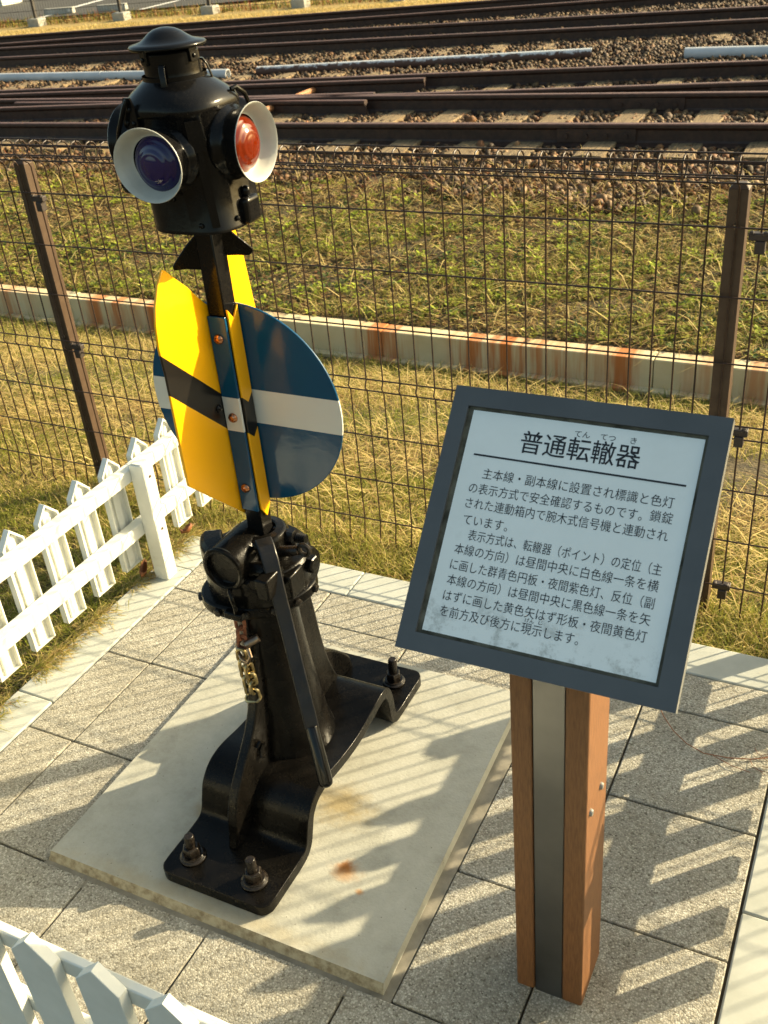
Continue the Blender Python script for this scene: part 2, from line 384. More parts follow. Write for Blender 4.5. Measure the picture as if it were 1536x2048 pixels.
# ---------------------------------------------------------------- mesh helpers
WLOC = {}
class MB:
    def __init__(s):
        s.v, s.f, s.m = [], [], []
    def add(s, verts, faces, mi=0):
        o = len(s.v)
        s.v += [tuple(v) for v in verts]
        s.f += [tuple(i + o for i in f) for f in faces]
        s.m += [mi] * len(faces)
        return s
    def box(s, lo, hi, mi=0, mat4=None):
        x0, y0, z0 = lo
        x1, y1, z1 = hi
        v = [Vector(p) for p in ((x0, y0, z0), (x1, y0, z0), (x1, y1, z0), (x0, y1, z0), (x0, y0, z1), (x1, y0, z1), (x1, y1, z1), (x0, y1, z1))]
        if mat4:
            v = [mat4 @ p for p in v]
        return s.add(v, [(0, 3, 2, 1), (4, 5, 6, 7), (0, 1, 5, 4), (1, 2, 6, 5), (2, 3, 7, 6), (3, 0, 4, 7)], mi)
    def prism(s, poly, ext, mi=0, side_mi=None):
        """poly: list of 3-D points (planar), ext: extrusion vector"""
        n = len(poly)
        e = Vector(ext)
        a = [Vector(p) for p in poly]
        nrm = Vector((0, 0, 0))
        for i in range(n):
            nrm += a[i].cross(a[(i + 1) % n])
        if nrm.dot(e) > 0:
            a = a[::-1]
        b = [p + e for p in a]
        o = len(s.v)
        s.v += [tuple(p) for p in a + b]
        s.f += [tuple(range(o, o + n)), tuple(o + n + i for i in reversed(range(n)))]
        s.m += [mi, mi]
        for i in range(n):
            j = (i + 1) % n
            s.f.append((o + i, o + n + i, o + n + j, o + j))
            s.m.append(mi if side_mi is None else side_mi)
        return s
    def lathe(s, prof, c, axis=(0, 0, 1), n=32, mi=0, sx=1.0, sy=1.0, caps=True, mis=None):
        """prof: list of (r, h) along axis"""
        ax = Vector(axis).normalized()
        t = Vector((1, 0, 0)) if abs(ax.x) < 0.9 else Vector((0, 1, 0))
        if abs(ax.z) > 0.99:
            t = Vector((1, 0, 0))
        e1 = (t - ax * t.dot(ax)).normalized()
        e2 = ax.cross(e1)
        c = Vector(c)
        o = len(s.v)
        for r, h in prof:
            for k in range(n):
                a = 2 * math.pi * k / n
                s.v.append(tuple(c + ax * h + e1 * (r * sx * math.cos(a)) + e2 * (r * sy * math.sin(a))))
        for i in range(len(prof) - 1):
            for k in range(n):
                k2 = (k + 1) % n
                s.f.append((o + i * n + k, o + i * n + k2, o + (i + 1) * n + k2, o + (i + 1) * n + k))
                s.m.append(mi if mis is None else mis[i])
        if caps:
            s.f.append(tuple(o + k for k in reversed(range(n))))
            s.m.append(mi)
            s.f.append(tuple(o + (len(prof) - 1) * n + k for k in range(n)))
            s.m.append(mi)
        return s
    def cyl(s, p0, p1, r0, r1=None, n=12, mi=0, caps=True):
        p0, p1 = Vector(p0), Vector(p1)
        d = p1 - p0
        return s.lathe([(r0, 0), (r0 if r1 is None else r1, d.length)], p0, d, n, mi, caps=caps)
    def tube(s, pts, r, n=8, mi=0, closed=False, caps=True):
        P = [Vector(p) for p in pts]
        m = len(P)
        o = len(s.v)
        prev = None
        for i in range(m):
            if closed:
                d = P[(i + 1) % m] - P[i - 1]
            else:
                d = P[min(i + 1, m - 1)] - P[max(i - 1, 0)]
            d.normalize()
            if prev is None:
                t = Vector((0, 0, 1)) if abs(d.z) < 0.9 else Vector((1, 0, 0))
                e1 = (t - d * t.dot(d)).normalized()
            else:
                e1 = (prev - d * prev.dot(d)).normalized()
            prev = e1
            e2 = d.cross(e1)
            rr = r[i] if isinstance(r, (list, tuple)) else r
            for k in range(n):
                a = 2 * math.pi * k / n
                s.v.append(tuple(P[i] + e1 * (rr * math.cos(a)) + e2 * (rr * math.sin(a))))
        for i in range(m if closed else m - 1):
            j = (i + 1) % m
            for k in range(n):
                k2 = (k + 1) % n
                s.f.append((o + i * n + k, o + i * n + k2, o + j * n + k2, o + j * n + k))
                s.m.append(mi)
        if caps and not closed:
            s.f.append(tuple(o + k for k in reversed(range(n))))
            s.f.append(tuple(o + (m - 1) * n + k for k in range(n)))
            s.m += [mi, mi]
        return s
    def build(s, name, mats, parent=None, bevel=0.0, seg=2, sharp=35, smooth=True, loc=None):
        me = bpy.data.meshes.new(name)
        off = Vector((0, 0, 0))
        if parent is not None:
            off = WLOC[parent.name]
        elif loc is not None:
            off = Vector(loc)
        me.from_pydata([tuple(Vector(v) - off) for v in s.v], [], s.f)
        for mm in (mats if isinstance(mats, (list, tuple)) else [mats]):
            me.materials.append(mm)
        me.polygons.foreach_set('material_index', s.m)
        me.update()
        if smooth:
            me.polygons.foreach_set('use_smooth', [True] * len(me.polygons))
            me.set_sharp_from_angle(angle=R(sharp))
        o = bpy.data.objects.new(name, me)
        COL.objects.link(o)
        if parent is not None:
            o.parent = parent
            WLOC[o.name] = WLOC[parent.name]
        else:
            if loc is not None:
                o.location = loc
            WLOC[o.name] = off
        if bevel:
            bv = o.modifiers.new('bevel', 'BEVEL')
            bv.width = bevel
            bv.segments = seg
            bv.limit_method = 'ANGLE'
            bv.angle_limit = R(40)
        return o

def tag(o, label=None, cat=None, group=None, kind=None):
    if label:
        o['label'] = label
    if cat:
        o['category'] = cat
    if group:
        o['group'] = group
    if kind:
        o['kind'] = kind
    return o

def thing(name, loc, label, cat, group=None):
    o = bpy.data.objects.new(name, None)
    o.empty_display_size = 0.1
    o.location = loc
    COL.objects.link(o)
    WLOC[o.name] = Vector(loc)
    return tag(o, label, cat, group)

def struct(name, mb, mats, **k):
    o = mb.build(name, mats, **k)
    o['kind'] = 'structure'
    return o

def copy_thing(root, loc, label=None):
    c = root.copy()
    COL.objects.link(c)
    c.location = loc
    if label:
        c['label'] = label
    for ch in root.children:
        d = ch.copy()
        COL.objects.link(d)
        d.parent = c
        for g in ch.children:
            e = g.copy()
            COL.objects.link(e)
            e.parent = d
    return c

# ================================================================ SETTING
# ---- terrain
def ghz(x, y):
    """height of bare ground"""
    pts = [(-200, -0.035), (0.45, -0.035), (0.85, -0.065), (1.6, -0.16), (2.3, -0.32), (2.655, -0.375), (2.656, -0.375), (2.80, -0.375), (2.801, -0.236),
           (3.2, -0.215), (4.4, -0.145), (4.9, -0.115), (5.4, -0.08), (9, -0.07), (12, -0.06), (13, -0.055), (400, -0.04)]
    return np.interp(y, [p[0] for p in pts], [p[1] for p in pts])
def build_ground():
    ys = [-120, -40, -10, -3, -1, 0, 0.45, 0.6, 0.85, 1.2, 1.6, 2.0, 2.3, 2.655, 2.656, 2.80, 2.801] + list(np.arange(3.0, 14.0, 0.25)) + [15, 17, 20, 30, 60, 180]
    xs = [-200, -60, -30, -22] + list(np.arange(-18, 5, 0.5)) + [8, 15, 40, 150]
    V, F, MI = [], [], []
    for y in ys:
        for x in xs:
            z = float(ghz(x, y))
            if 0.7 < y < 2.6 or 3.1 < y < 5.0:
                z += random.uniform(-0.012, 0.012)
            V.append((x, y, z))
    nx = len(xs)
    for j in range(len(ys) - 1):
        for i in range(nx - 1):
            F.append((j * nx + i, j * nx + i + 1, (j + 1) * nx + i + 1, (j + 1) * nx + i))
            cy = (ys[j] + ys[j + 1]) / 2
            cx = (xs[i] + xs[i + 1]) / 2
            t = cy - 0.277 * cx
            MI.append(0 if cy < 5.0 else (1 if t < 15.35 else 2))
    mb = MB()
    mb.v, mb.f, mb.m = V, F, MI
    return struct('ground', mb, [M['soil'], M['bed'], M['drygrass']])
build_ground()

# ---- pavement of exposed aggregate pavers (one slab pattern, open joints over a sand bed)
PU = 0.3
xl = [-0.441, -0.3] + [i * PU for i in range(0, 5)]
yl = [-1.2, -0.9, -0.6, -0.3, 0, 0.3, 0.432]
mb = MB()
PADX0, PADX1, PADY0, PADY1 = -0.112, 0.668, -0.600, 0.212
g = 0.0022
for i in range(len(xl) - 1):
    for j in range(len(yl) - 1):
        x0, x1, y0, y1 = xl[i] + g, xl[i + 1] - g, yl[j] + g, yl[j + 1] - g
        boxes = [(x0, x1, y0, y1)]
        # trim round the concrete pad
        if x1 > PADX0 and x0 < PADX1 and y1 > PADY0 and y0 < PADY1:
            boxes = []
            if x0 < PADX0 - 0.002:
                boxes.append((x0, PADX0 - 0.002, y0, y1))
            if x1 > PADX1 + 0.016:
                boxes.append((PADX1 + 0.016, x1, y0, y1))
            xa, xb = max(x0, PADX0 - 0.002), min(x1, PADX1 + 0.016)
            if y0 < PADY0 - 0.02:
                boxes.append((xa, xb, y0, PADY0 - 0.02))
            if y1 > PADY1 + 0.004:
                boxes.append((xa, xb, PADY1 + 0.004, y1))
        for (a, b_, c, d) in boxes:
            if b_ - a < 0.012 or d - c < 0.012:
                continue
            dz = random.uniform(-0.0012, 0.0012)
            mb.box((a, c, -0.03), (b_, d, dz))
struct('pavement', mb, M['paver'], bevel=0.0025, seg=2)
mb = MB()
mb.box((-0.445, -1.3, -0.05), (1.205, 0.436, -0.0075))
struct('paving_bed', mb, M['joint'])
# kerb blocks
mb = MB()
def kerb_run(x0, x1, y0, y1, cuts, axis):
    lo = x0 if axis == 'x' else y0
    hi = x1 if axis == 'x' else y1
    c = [lo] + [k for k in cuts if lo < k < hi] + [hi]
    for a, b_ in zip(c, c[1:]):
        if axis == 'x':
            mb.box((a + 0.001, y0, -0.1), (b_ - 0.001, y1, 0.001))
        else:
            mb.box((x0, a + 0.001, -0.1), (x1, b_ - 0.001, 0.001))
kerb_run(-0.443, 2.2, 0.434, 0.550, [0.046 + 0.6 * k for k in range(-1, 4)], 'x')
kerb_run(-0.560, -0.4445, -1.3, 0.550, [-0.209 + 0.6 * k for k in range(-2, 2)], 'y')
kerb_run(1.203, 1.323, -1.3, 0.432, [-0.188 + 0.6 * k for k in range(-2, 2)], 'y')
struct('kerb', mb, M['kerb'], bevel=0.004)
mb = MB()
for (x0, x1, y0, y1) in ((1.325, 2.2, -1.3, -0.49), (1.325, 2.2, -0.487, 0.11), (1.325, 2.2, 0.113, 0.432)):
    mb.box((x0, y0, -0.1), (x1, y1, -0.002))
struct('side_path', mb, M['kerb'], bevel=0.004)
# concrete pad with rough front edge and grout line
mb = MB()
x0, x1, y0, y1 = PADX0 + 0.004, PADX1, PADY0 + 0.012, PADY1 - 0.004
nx_, ny_ = 2, 2
zt = 0.018
V = [(x0, y0 + 0.004, zt), (x1 - 0.006, y0 + 0.004, zt), (x1 - 0.03, y1, zt), (x0, y1, zt), (x0 - 0.004, y0 - 0.006, -0.004), (x1 - 0.003, y0 - 0.006, -0.004), (x1 - 0.027, y1 + 0.003, -0.004), (x0 - 0.004, y1 + 0.003, -0.004)]
mb.add(V, [(0, 1, 2, 3)], 0)
mb.add(V, [(4, 5, 1, 0)], 1)
mb.add(V, [(5, 6, 2, 1)], 0)
mb.add(V, [(6, 7, 3, 2), (7, 4, 0, 3)], 2)
struct('concrete_pad', mb, [M['pad'], M['padside'], M['grout']], smooth=False)
mb = MB()
mb.box((PADX0 - 0.006, PADY0 - 0.022, -0.03), (PADX1 + 0.014, PADY1 + 0.006, -0.0022))
struct('grout_line', mb, M['grout'])

# ---- asphalt lot beyond the tracks, with painted lines
mb = MB()
A = [(-60, -3.5), (-14.2, 15.0), (-9.0, 16.9), (8, 21.5), (8, 60), (-60, 60)]
mb.add([(x, y, -0.012) for x, y in A], [tuple(range(len(A)))])
struct('parking_lot', mb, M['asphalt'], smooth=False)
mb = MB()
def strip(p, q, wd, z=-0.006):
    p, q = Vector((*p, z)), Vector((*q, z))
    d = (q - p).normalized()
    n = Vector((-d.y, d.x, 0)) * wd / 2
    mb.add([p - n, q - n, q + n, p + n], [(0, 1, 2, 3)])
strip((-14.33, 14.6), (-14.45, 15.7), 0.12)
strip((-14.73, 15.95), (-15.3, 18.2), 0.15)
strip((-12.40, 15.6), (-12.55, 18), 0.12)
strip((-10.26, 16.5), (-10.9, 20), 0.12)
struct('lot_markings', mb, M['roadpaint'], smooth=False)

# ================================================================ RETAINING WALL
rw = thing('retaining_wall', (0, 2.72, -0.375), 'low rust-streaked concrete retaining wall along the foot of the grassy bank', 'wall')
cuts = [-9.0, -7.0, -5.0, -2.99, -0.985, 0.36, 2.36, 4.4]
mb = MB()
for a, b_ in zip(cuts, cuts[1:]):
    dy = random.uniform(-0.003, 0.003)
    mb.box((a + 0.002, 2.70 + dy, -0.42), (b_ - 0.002, 2.80 + dy, -0.222 + dy))
mb.build('wall_block', M['retain'], rw, bevel=0.005)
mb = MB()
mb.box((-9, 2.655, -0.42), (4.4, 2.699, -0.356))
mb.build('footing', M['retain'], rw, bevel=0.006)

# ================================================================ TRACKS
def rail_profile():
    hw, h = 0.0325, 0.153
    half = [(0.0635, 0), (0.0635, 0.011), (0.02, 0.026), (0.0085, 0.04), (0.0085, 0.108), (0.028, 0.122), (hw, 0.128), (hw, 0.146), (0.024, h)]
    return [(x, z - h) for x, z in half] + [(-x, z - h) for x, z in half[::-1]]
def rail(name, p, q, label, ztop=0.1, joints=(), group=None, flange=True):
    d = Vector((q[0] - p[0], q[1] - p[1], 0))
    Ln = d.length
    d.normalize()
    n = Vector((-d.y, d.x, 0))
    prof = rail_profile()
    mb = MB()
    o = Vector((p[0], p[1], ztop))
    K = len(prof)
    for s_ in (0, Ln):
        for (x, z) in prof:
            mb.v.append(tuple(o + d * s_ + n * x + Vector((0, 0, z))))
    for i in range(K):
        j = (i + 1) % K
        top = prof[i][1] > -0.03 and prof[j][1] > -0.03
        mb.f.append((i, j, K + j, K + i))
        mb.m.append(1 if (prof[i][1] > -0.009 and prof[j][1] > -0.009) else 0)
    mb.f.append(tuple(reversed(range(K))))
    mb.f.append(tuple(range(K, 2 * K)))
    mb.m += [0, 0]
    for jx in joints:                                   # fishplates and bolts
        c = o + d * jx
        for sgn in (-1, 1):
            m4 = Matrix.Translation(c) @ Matrix(((d.x, n.x, 0, 0), (d.y, n.y, 0, 0), (0, 0, 1, 0), (0, 0, 0, 1)))
            y0, y1 = sorted((sgn * 0.009, sgn * 0.026))
            mb.box((-0.28, y0, -0.125), (0.28, y1, -0.035), 0, m4)
            for bx in (-0.21, -0.07, 0.07, 0.21):
                mb.cyl(m4 @ Vector((bx, sgn * 0.026, -0.08)), m4 @ Vector((bx, sgn * 0.042, -0.08)), 0.016, n=6)
    ob = mb.build(name, [M['rail'], M['railtop']], loc=((p[0] + q[0]) / 2, (p[1] + q[1]) / 2, ztop - 0.153), sharp=25)
    tag(ob, label, 'rail', group)
    return ob
def ln(k, b, x0, x1):
    return (x0, k * x0 + b), (x1, k * x1 + b)
rail('rail', *ln(0.0378, 5.871, -12, 5), 'nearest rusty rail, running just behind the top of the mesh fence', joints=(11.2,))
rail('rail', *ln(0.0350, 6.945, -12, 5), 'second rusty rail from the fence, parallel to the nearest one', joints=(11.3,))
rail('rail', *ln(0.1548, 7.357, -12, 5), 'diverging rusty rail crossing the second rail at a narrow angle', joints=(12.1,))
rail('rail', *ln(0.1487, 8.315, -12, 5), 'outer rusty rail of the diverging track, just in front of the pipes', joints=(8.4,))
rail('rail', *ln(0.1497, 10.958, -16, 5), 'near rusty rail of the track just beyond the pipes')
rail('rail', *ln(0.1530, 11.99, -16, 5), 'far rusty rail of the track just beyond the pipes')
rail('rail', *ln(0.2780, 13.92, -20, 5), 'near rusty rail of the farthest track')
rail('rail', *ln(0.2780, 14.93, -20, 5), 'farthest rusty rail, along the edge of the golden dry grass')
rail('guard_rail', (-5.72, 5.74), (-2.99, 5.865), 'short guard rail lying beside the nearest rail behind the lamp', 0.075)
rail('guard_rail', (-7.0, 6.62), (-3.08, 6.72), 'short guard rail with cut end in the middle of the crossing', 0.085)
rail('guard_rail', (-4.9, 7.03), (-3.26, 7.24), 'thin low guard rail end beyond the second rail', 0.05)
rail('guard_rail', (-9.0, 6.84), (-2.98, 7.735), 'guard rail with cut end lying against the outer rail of the diverging track', 0.085)
# sleepers
def sleeper_mesh(Ln, wd=0.21, ht=0.14, seed=0):
    rr = random.Random(seed)
    mb = MB()
    n = 12
    V = []
    for i in range(n + 1):
        y = -Ln / 2 + Ln * i / n
        e = 0.006
        for (x, z) in ((-wd / 2, -ht), (wd / 2, -ht), (wd / 2, 0), (wd / 6, 0.004), (-wd / 6, 0.002), (-wd / 2, 0)):
            V.append((x + rr.uniform(-e, e), y + (rr.uniform(-0.02, 0.02) if i in (0, n) else 0), z + rr.uniform(-e, e) * 0.6))
    F = []
    for i in range(n):
        for k in range(6):
            k2 = (k + 1) % 6
            F.append((i * 6 + k, i * 6 + k2, (i + 1) * 6 + k2, (i + 1) * 6 + k))
    F.append(tuple(reversed(range(6))))
    F.append(tuple(n * 6 + k for k in range(6)))
    mb.add(V, F)
    return mb
def sleepers(Ln, pts, label, group, ang):
    protos = []
    for s_ in range(4):
        protos.append(None)
    for i, (x, y) in enumerate(pts):
        k = i % 4
        loc = (x, y, -0.022 + random.uniform(-0.008, 0.004))
        if protos[k] is None:
            o = sleeper_mesh(Ln, 0.2 + 0.012 * k, seed=i + int(Ln * 10)).build('wooden_sleeper', M['sleeper'], bevel=0.006, sharp=30)
            protos[k] = o
            tag(o, label, 'sleeper', group)
        else:
            o = protos[k].copy()
            COL.objects.link(o)
        o.location = loc
        o.rotation_euler = (0, 0, ang + random.uniform(-0.03, 0.03))
xs_ = [-9.6, -9.0, -8.35, -7.8, -7.2, -6.65, -6.1, -5.5, -4.95, -4.35, -3.85, -3.3, -2.78, -2.28, -1.72, -1.36, -0.78, -0.20, 0.32, 0.9]
sleepers(3.45, [(x, 0.037 * x + 5.32 + 1.725 + 0.12) for x in xs_], 'long weathered sleeper under the two nearest tracks and their crossing', 'sleepers of the nearest tracks', R(2))
xs_ = [-12 + 0.58 * i for i in range(24)]
sleepers(2.15, [(x + random.uniform(-0.04, 0.04), 0.15 * x + 11.45) for x in xs_], 'weathered sleeper half buried under the track beyond the pipes', 'sleepers of the middle track', R(8.5))
xs_ = [-14 + 0.58 * i for i in range(27)]
sleepers(2.15, [(x + random.uniform(-0.04, 0.04), 0.278 * x + 14.42) for x in xs_], 'weathered sleeper half buried under the farthest track', 'sleepers of the far track', R(15.5))
# pipes
def pipe(p, q, r, m, label, cat='pipe', joint=None):
    p, q = Vector(p), Vector(q)
    d = (q - p)
    Ln = d.length
    mb = MB()
    prof = [(r * 0.86, 0.0), (r, 0.0), (r, Ln), (r * 0.86, Ln), (r * 0.86, Ln - 0.4)]
    if joint:
        prof = [(r * 0.86, 0.0), (r, 0.0), (r, joint), (r * 1.04, joint), (r * 1.04, joint + 0.02), (r, joint + 0.02), (r, Ln), (r * 0.86, Ln), (r * 0.86, Ln - 0.4)]
    c = (p + q) / 2
    mb.lathe([(a, h) for a, h in prof], p, d, 24)
    return tag(mb.build('pipe', m, loc=c), label, cat)
pipe((-11.5, 8.45, 0.0), (-5.73, 8.56, 0.0), 0.055, M['pipe_grey'], 'pale grey pipe with open end, behind the black lamp on the left', joint=4.0)
pipe((-5.46, 8.74, -0.005), (-1.90, 9.46, 0.005), 0.052, M['pipe_rust'], 'rusty pipe with flaking white paint lying between the tracks')
pipe((-0.95, 9.36, 0.0), (3.2, 9.52, 0.0), 0.057, M['pipe_grey'], 'pale grey pipe running out of the photo at the right')
mb = MB()
mb.tube([(-1.92, 9.42, -0.03), (-1.6, 9.38, -0.045), (-1.2, 9.36, -0.03), (-0.96, 9.34, -0.04)], 0.006, 6)
tag(mb.build('cable', M['lever'], loc=(-1.4, 9.38, -0.04)), 'thin dark cable lying between the ends of two pipes', 'cable')
mb = MB()
mb.tube([(-4.00, 6.5, 0.03), (-4.05, 7.0, 0.02), (-4.10, 7.88, 0.01)], 0.028, 10)
mb.tube([(-4.10, 7.88, 0.01), (-4.105, 7.96, 0.01)], 0.032, 10)
tag(mb.build('rod', M['rod'], loc=(-4.05, 7.2, 0)), 'orange-brown rusty rod lying across between the rails', 'rod')

# ---- ballast stones
def ico(sub):
    bm = bmesh.new()
    bmesh.ops.create_icosphere(bm, subdivisions=sub, radius=1)
    v = np.array([tuple(x.co) for x in bm.verts])
    f = np.array([[x.index for x in p.verts] for p in bm.faces])
    bm.free()
    return v, f
def np_object(name, V, F, col, mat_, smooth=True):
    me = bpy.data.meshes.new(name)
    nv, nf = len(V), len(F)
    k = F.shape[1]
    me.vertices.add(nv)
    me.vertices.foreach_set('co', V.astype(np.float32).ravel())
    me.loops.add(nf * k)
    me.loops.foreach_set('vertex_index', F.astype(np.int32).ravel())
    me.polygons.add(nf)
    me.polygons.foreach_set('loop_start', np.arange(0, nf * k, k, dtype=np.int32))
    me.polygons.foreach_set('loop_total', np.full(nf, k, dtype=np.int32))
    me.polygons.foreach_set('use_smooth', np.full(nf, smooth))
    a = me.attributes.new('col', 'FLOAT_COLOR', 'POINT')
    a.data.foreach_set('color', np.concatenate([col, np.ones((nv, 1))], 1).astype(np.float32).ravel())
    me.materials.append(mat_)
    me.update()
    me.validate()
    o = bpy.data.objects.new(name, me)
    COL.objects.link(o)
    return o
CR, CU, CFW, CP = (np.array(v) for v in (r2, u2, fwd, CPOS))
def in_view(P, mx=0.18, my=0.12):
    d = P - CP
    z = d @ CFW
    x = d @ CR / z * CF / 768
    y = d @ CU / z * CF / 1024
    return (z > 0.1) & (abs(x) < 1 + mx) & (abs(y) < 1 + my)
def rand_rot(n):
    q = rng.normal(size=(n, 4))
    q /= np.linalg.norm(q, axis=1)[:, None]
    a, b, c, d = q.T
    return np.stack([np.stack([1 - 2 * (c * c + d * d), 2 * (b * c - a * d), 2 * (b * d + a * c)], -1),
                     np.stack([2 * (b * c + a * d), 1 - 2 * (b * b + d * d), 2 * (c * d - a * b)], -1),
                     np.stack([2 * (b * d - a * c), 2 * (c * d + a * b), 1 - 2 * (b * b + c * c)], -1)], 1)
def stones(P, size, sub):
    n = len(P)
    v, f = ico(sub)
    Vs, Fs, Cs = [], [], []
    var = rng.integers(0, 7, n)
    off = 0
    pal = np.array([(0.20, 0.15, 0.10), (0.13, 0.095, 0.065), (0.28, 0.22, 0.15), (0.17, 0.15, 0.13), (0.24, 0.15, 0.085), (0.34, 0.29, 0.21), (0.10, 0.075, 0.055), (0.20, 0.11, 0.06)])
    for k in range(7):
        idx = np.where(var == k)[0]
        if not len(idx):
            continue
        lump = 1 + 0.22 * np.sin(v @ rng.normal(size=3) * 2.2 + k) + 0.14 * np.sin(v @ rng.normal(size=3) * 4.1 + 2 * k)
        base = v * lump[:, None] * np.array([1.0, rng.uniform(0.65, 0.95), rng.uniform(0.5, 0.75)])
        m = len(idx)
        Rm = rand_rot(m)
        sc = size[idx][:, None, None]
        VV = np.einsum('nij,vj->nvi', Rm, base) * sc + P[idx][:, None, :]
        FF = f[None] + (np.arange(m) * len(v))[:, None, None] + off
        off += m * len(v)
        c = pal[rng.integers(0, len(pal), m)] * np.array([0.78, 0.60, 0.40]) * rng.uniform(0.35, 1.45, (m, 1))
        Vs.append(VV.reshape(-1, 3))
        Fs.append(FF.reshape(-1, 3))
        Cs.append(np.repeat(c, len(v), 0))
    return np.concatenate(Vs), np.concatenate(Fs), np.concatenate(Cs)
def scatter(x0, x1, y0, y1, dens, keep=None):
    n = int((x1 - x0) * (y1 - y0) * dens)
    P = np.stack([rng.uniform(x0, x1, n), rng.uniform(y0, y1, n), np.zeros(n)], 1)
    P[:, 2] = ghz(P[:, 0], P[:, 1])
    P = P[in_view(P)]
    if keep is not None:
        P = P[keep(P)]
    return P
def off_sleeper(P):
    return np.ones(len(P), bool)
P1 = scatter(-8, 2.5, 4.5, 7.2, 1150)
edge = 4.78 + 0.22 * np.sin(P1[:, 0] * 2.1) + 0.12 * np.sin(P1[:, 0] * 5.3)
P1 = P1[(P1[:, 1] > edge) | (rng.uniform(size=len(P1)) < 0.06)]
sz = rng.uniform(0.014, 0.032, len(P1)) * np.where(rng.uniform(size=len(P1)) < 0.05, 1.5, 1)
P1[:, 2] += rng.uniform(0.0, 0.038, len(P1))
nb = (np.abs(P1[:, 1] - (0.0378 * P1[:, 0] + 5.871)) < 0.10)
P1[nb, 2] -= 0.015
V1, F1, C1 = stones(P1, sz, 2)
o = np_object('ballast', V1, F1, C1, M['stones'])
o['kind'] = 'stuff'
tag(o, 'brown rounded track ballast stones round the nearest sleepers', 'gravel')
P2 = scatter(-14, 3, 7.2, 15.2, 620, lambda P: P[:, 1] - 0.277 * P[:, 0] < 15.2)
sz = rng.uniform(0.018, 0.036, len(P2))
P2[:, 2] += rng.uniform(0.0, 0.045, len(P2))
V2, F2, C2 = stones(P2, sz, 1)
V2 = np.asarray(V2)
o = np_object('ballast', V2, F2, C2 * 0.7, M['stones'])
o['kind'] = 'stuff'
tag(o, 'dark brown track ballast stones among the far tracks', 'gravel')
mb = MB()
mb.add([(-6.60, 6.60, -0.06), (-6.36, 6.58, -0.06), (-6.30, 6.74, -0.06), (-6.52, 6.78, -0.06), (-6.44, 6.69, 0.07), (-6.36, 6.70, 0.09)], [(0, 1, 5, 4), (1, 2, 5), (2, 3, 4, 5), (3, 0, 4)])
tag(mb.build('stone', M['roadpaint'], bevel=0.01, loc=(-6.45, 6.66, -0.06)), 'pale angular stone lying on the track left of the lamp', 'stone')

# ---- grasses
def blades(P, h, lean, wd, col, bend=0.4, az=None):
    """one tapering bent blade (3 triangles) per point"""
    n = len(P)
    a = rng.uniform(0, 2 * math.pi, n) if az is None else az
    d = np.stack([np.cos(a), np.sin(a), np.zeros(n)], 1)
    s_ = np.stack([-np.sin(a), np.cos(a), np.zeros(n)], 1) * (wd / 2)[:, None]
    up = np.array([0, 0, 1.0])
    mid = P + d * (lean * h * 0.45)[:, None] + up * (h * 0.55 * (1 - 0.3 * np.abs(lean)))[:, None]
    tip = P + d * (lean * h * (1 + bend))[:, None] + up * (h * np.clip(1 - 0.55 * np.abs(lean), 0.08, 1))[:, None]
    V = np.stack([P - s_, P + s_, mid - s_ * 0.8, mid + s_ * 0.8, tip], 1)
    F = np.array([(0, 1, 3), (0, 3, 2), (2, 3, 4)])
    FF = F[None] + (np.arange(n) * 5)[:, None, None]
    C = np.repeat(col, 5, 0)
    return V.reshape(-1, 3), FF.reshape(-1, 3), C
def leaves(P, size, col, nl=5, up=0.35):
    """small rosettes of diamond-shaped leaves"""
    n = len(P)
    Vs, Cs = [], []
    for k in range(nl):
        a = rng.uniform(0, 2 * math.pi, n)
        L_ = size * rng.uniform(0.6, 1.2, n)
        d = np.stack([np.cos(a), np.sin(a), rng.uniform(0.0, up * 2, n)], 1)
        s_ = np.stack([-np.sin(a), np.cos(a), rng.uniform(-0.3, 0.3, n)], 1)
        b0 = P + np.stack([np.zeros(n), np.zeros(n), L_ * 0.25], 1)
        V = np.stack([b0, b0 + d * (L_ * 0.55)[:, None] + s_ * (L_ * 0.3)[:, None], b0 + d * L_[:, None], b0 + d * (L_ * 0.55)[:, None] - s_ * (L_ * 0.3)[:, None]], 1)
        Vs.append(V)
        Cs.append(col * rng.uniform(0.75, 1.25, (n, 1)))
    V = np.concatenate(Vs)
    m = len(V)
    F = np.arange(m * 4).reshape(m, 4)
    F = np.concatenate([F[:, [0, 1, 2]], F[:, [0, 2, 3]]])
    return V.reshape(-1, 3), F, np.repeat(np.concatenate(Cs), 4, 0)
def join(parts):
    Vs, Fs, Cs, o_ = [], [], [], 0
    for V, F, C in parts:
        Vs.append(V)
        Fs.append(F + o_)
        Cs.append(C)
        o_ += len(V)
    return np.concatenate(Vs), np.concatenate(Fs), np.concatenate(Cs)
def patchy(P, s1=1.3, s2=3.1, ph=0.0):
    x, y = P[:, 0], P[:, 1]
    return 0.5 + 0.25 * np.sin(x * s1 * 2.1 + y * s1 * 1.3 + ph) * np.cos(y * s1 * 2.7 - x * s1 + 1 + ph) + 0.25 * np.sin(x * s2 * 1.9 - y * s2 * 2.4 + ph * 2) + rng.normal(0, 0.12, len(P))
GREEN = np.array((0.18, 0.195, 0.026))
OLIVE = np.array((0.31, 0.285, 0.05))
STRAW = np.array((0.60, 0.46, 0.18))
DSTRAW = np.array((0.30, 0.19, 0.07))
BRIGHT = np.array((0.28, 0.32, 0.035))
DARKG = np.array((0.05, 0.085, 0.018))
def mixcol(n, cols, probs):
    idx = rng.choice(len(cols), n, p=probs)
    return np.array(cols)[idx] * rng.uniform(0.75, 1.25, (n, 1))
def outside_paving(P):
    return (P[:, 0] < -0.548) | (P[:, 1] > 0.538)
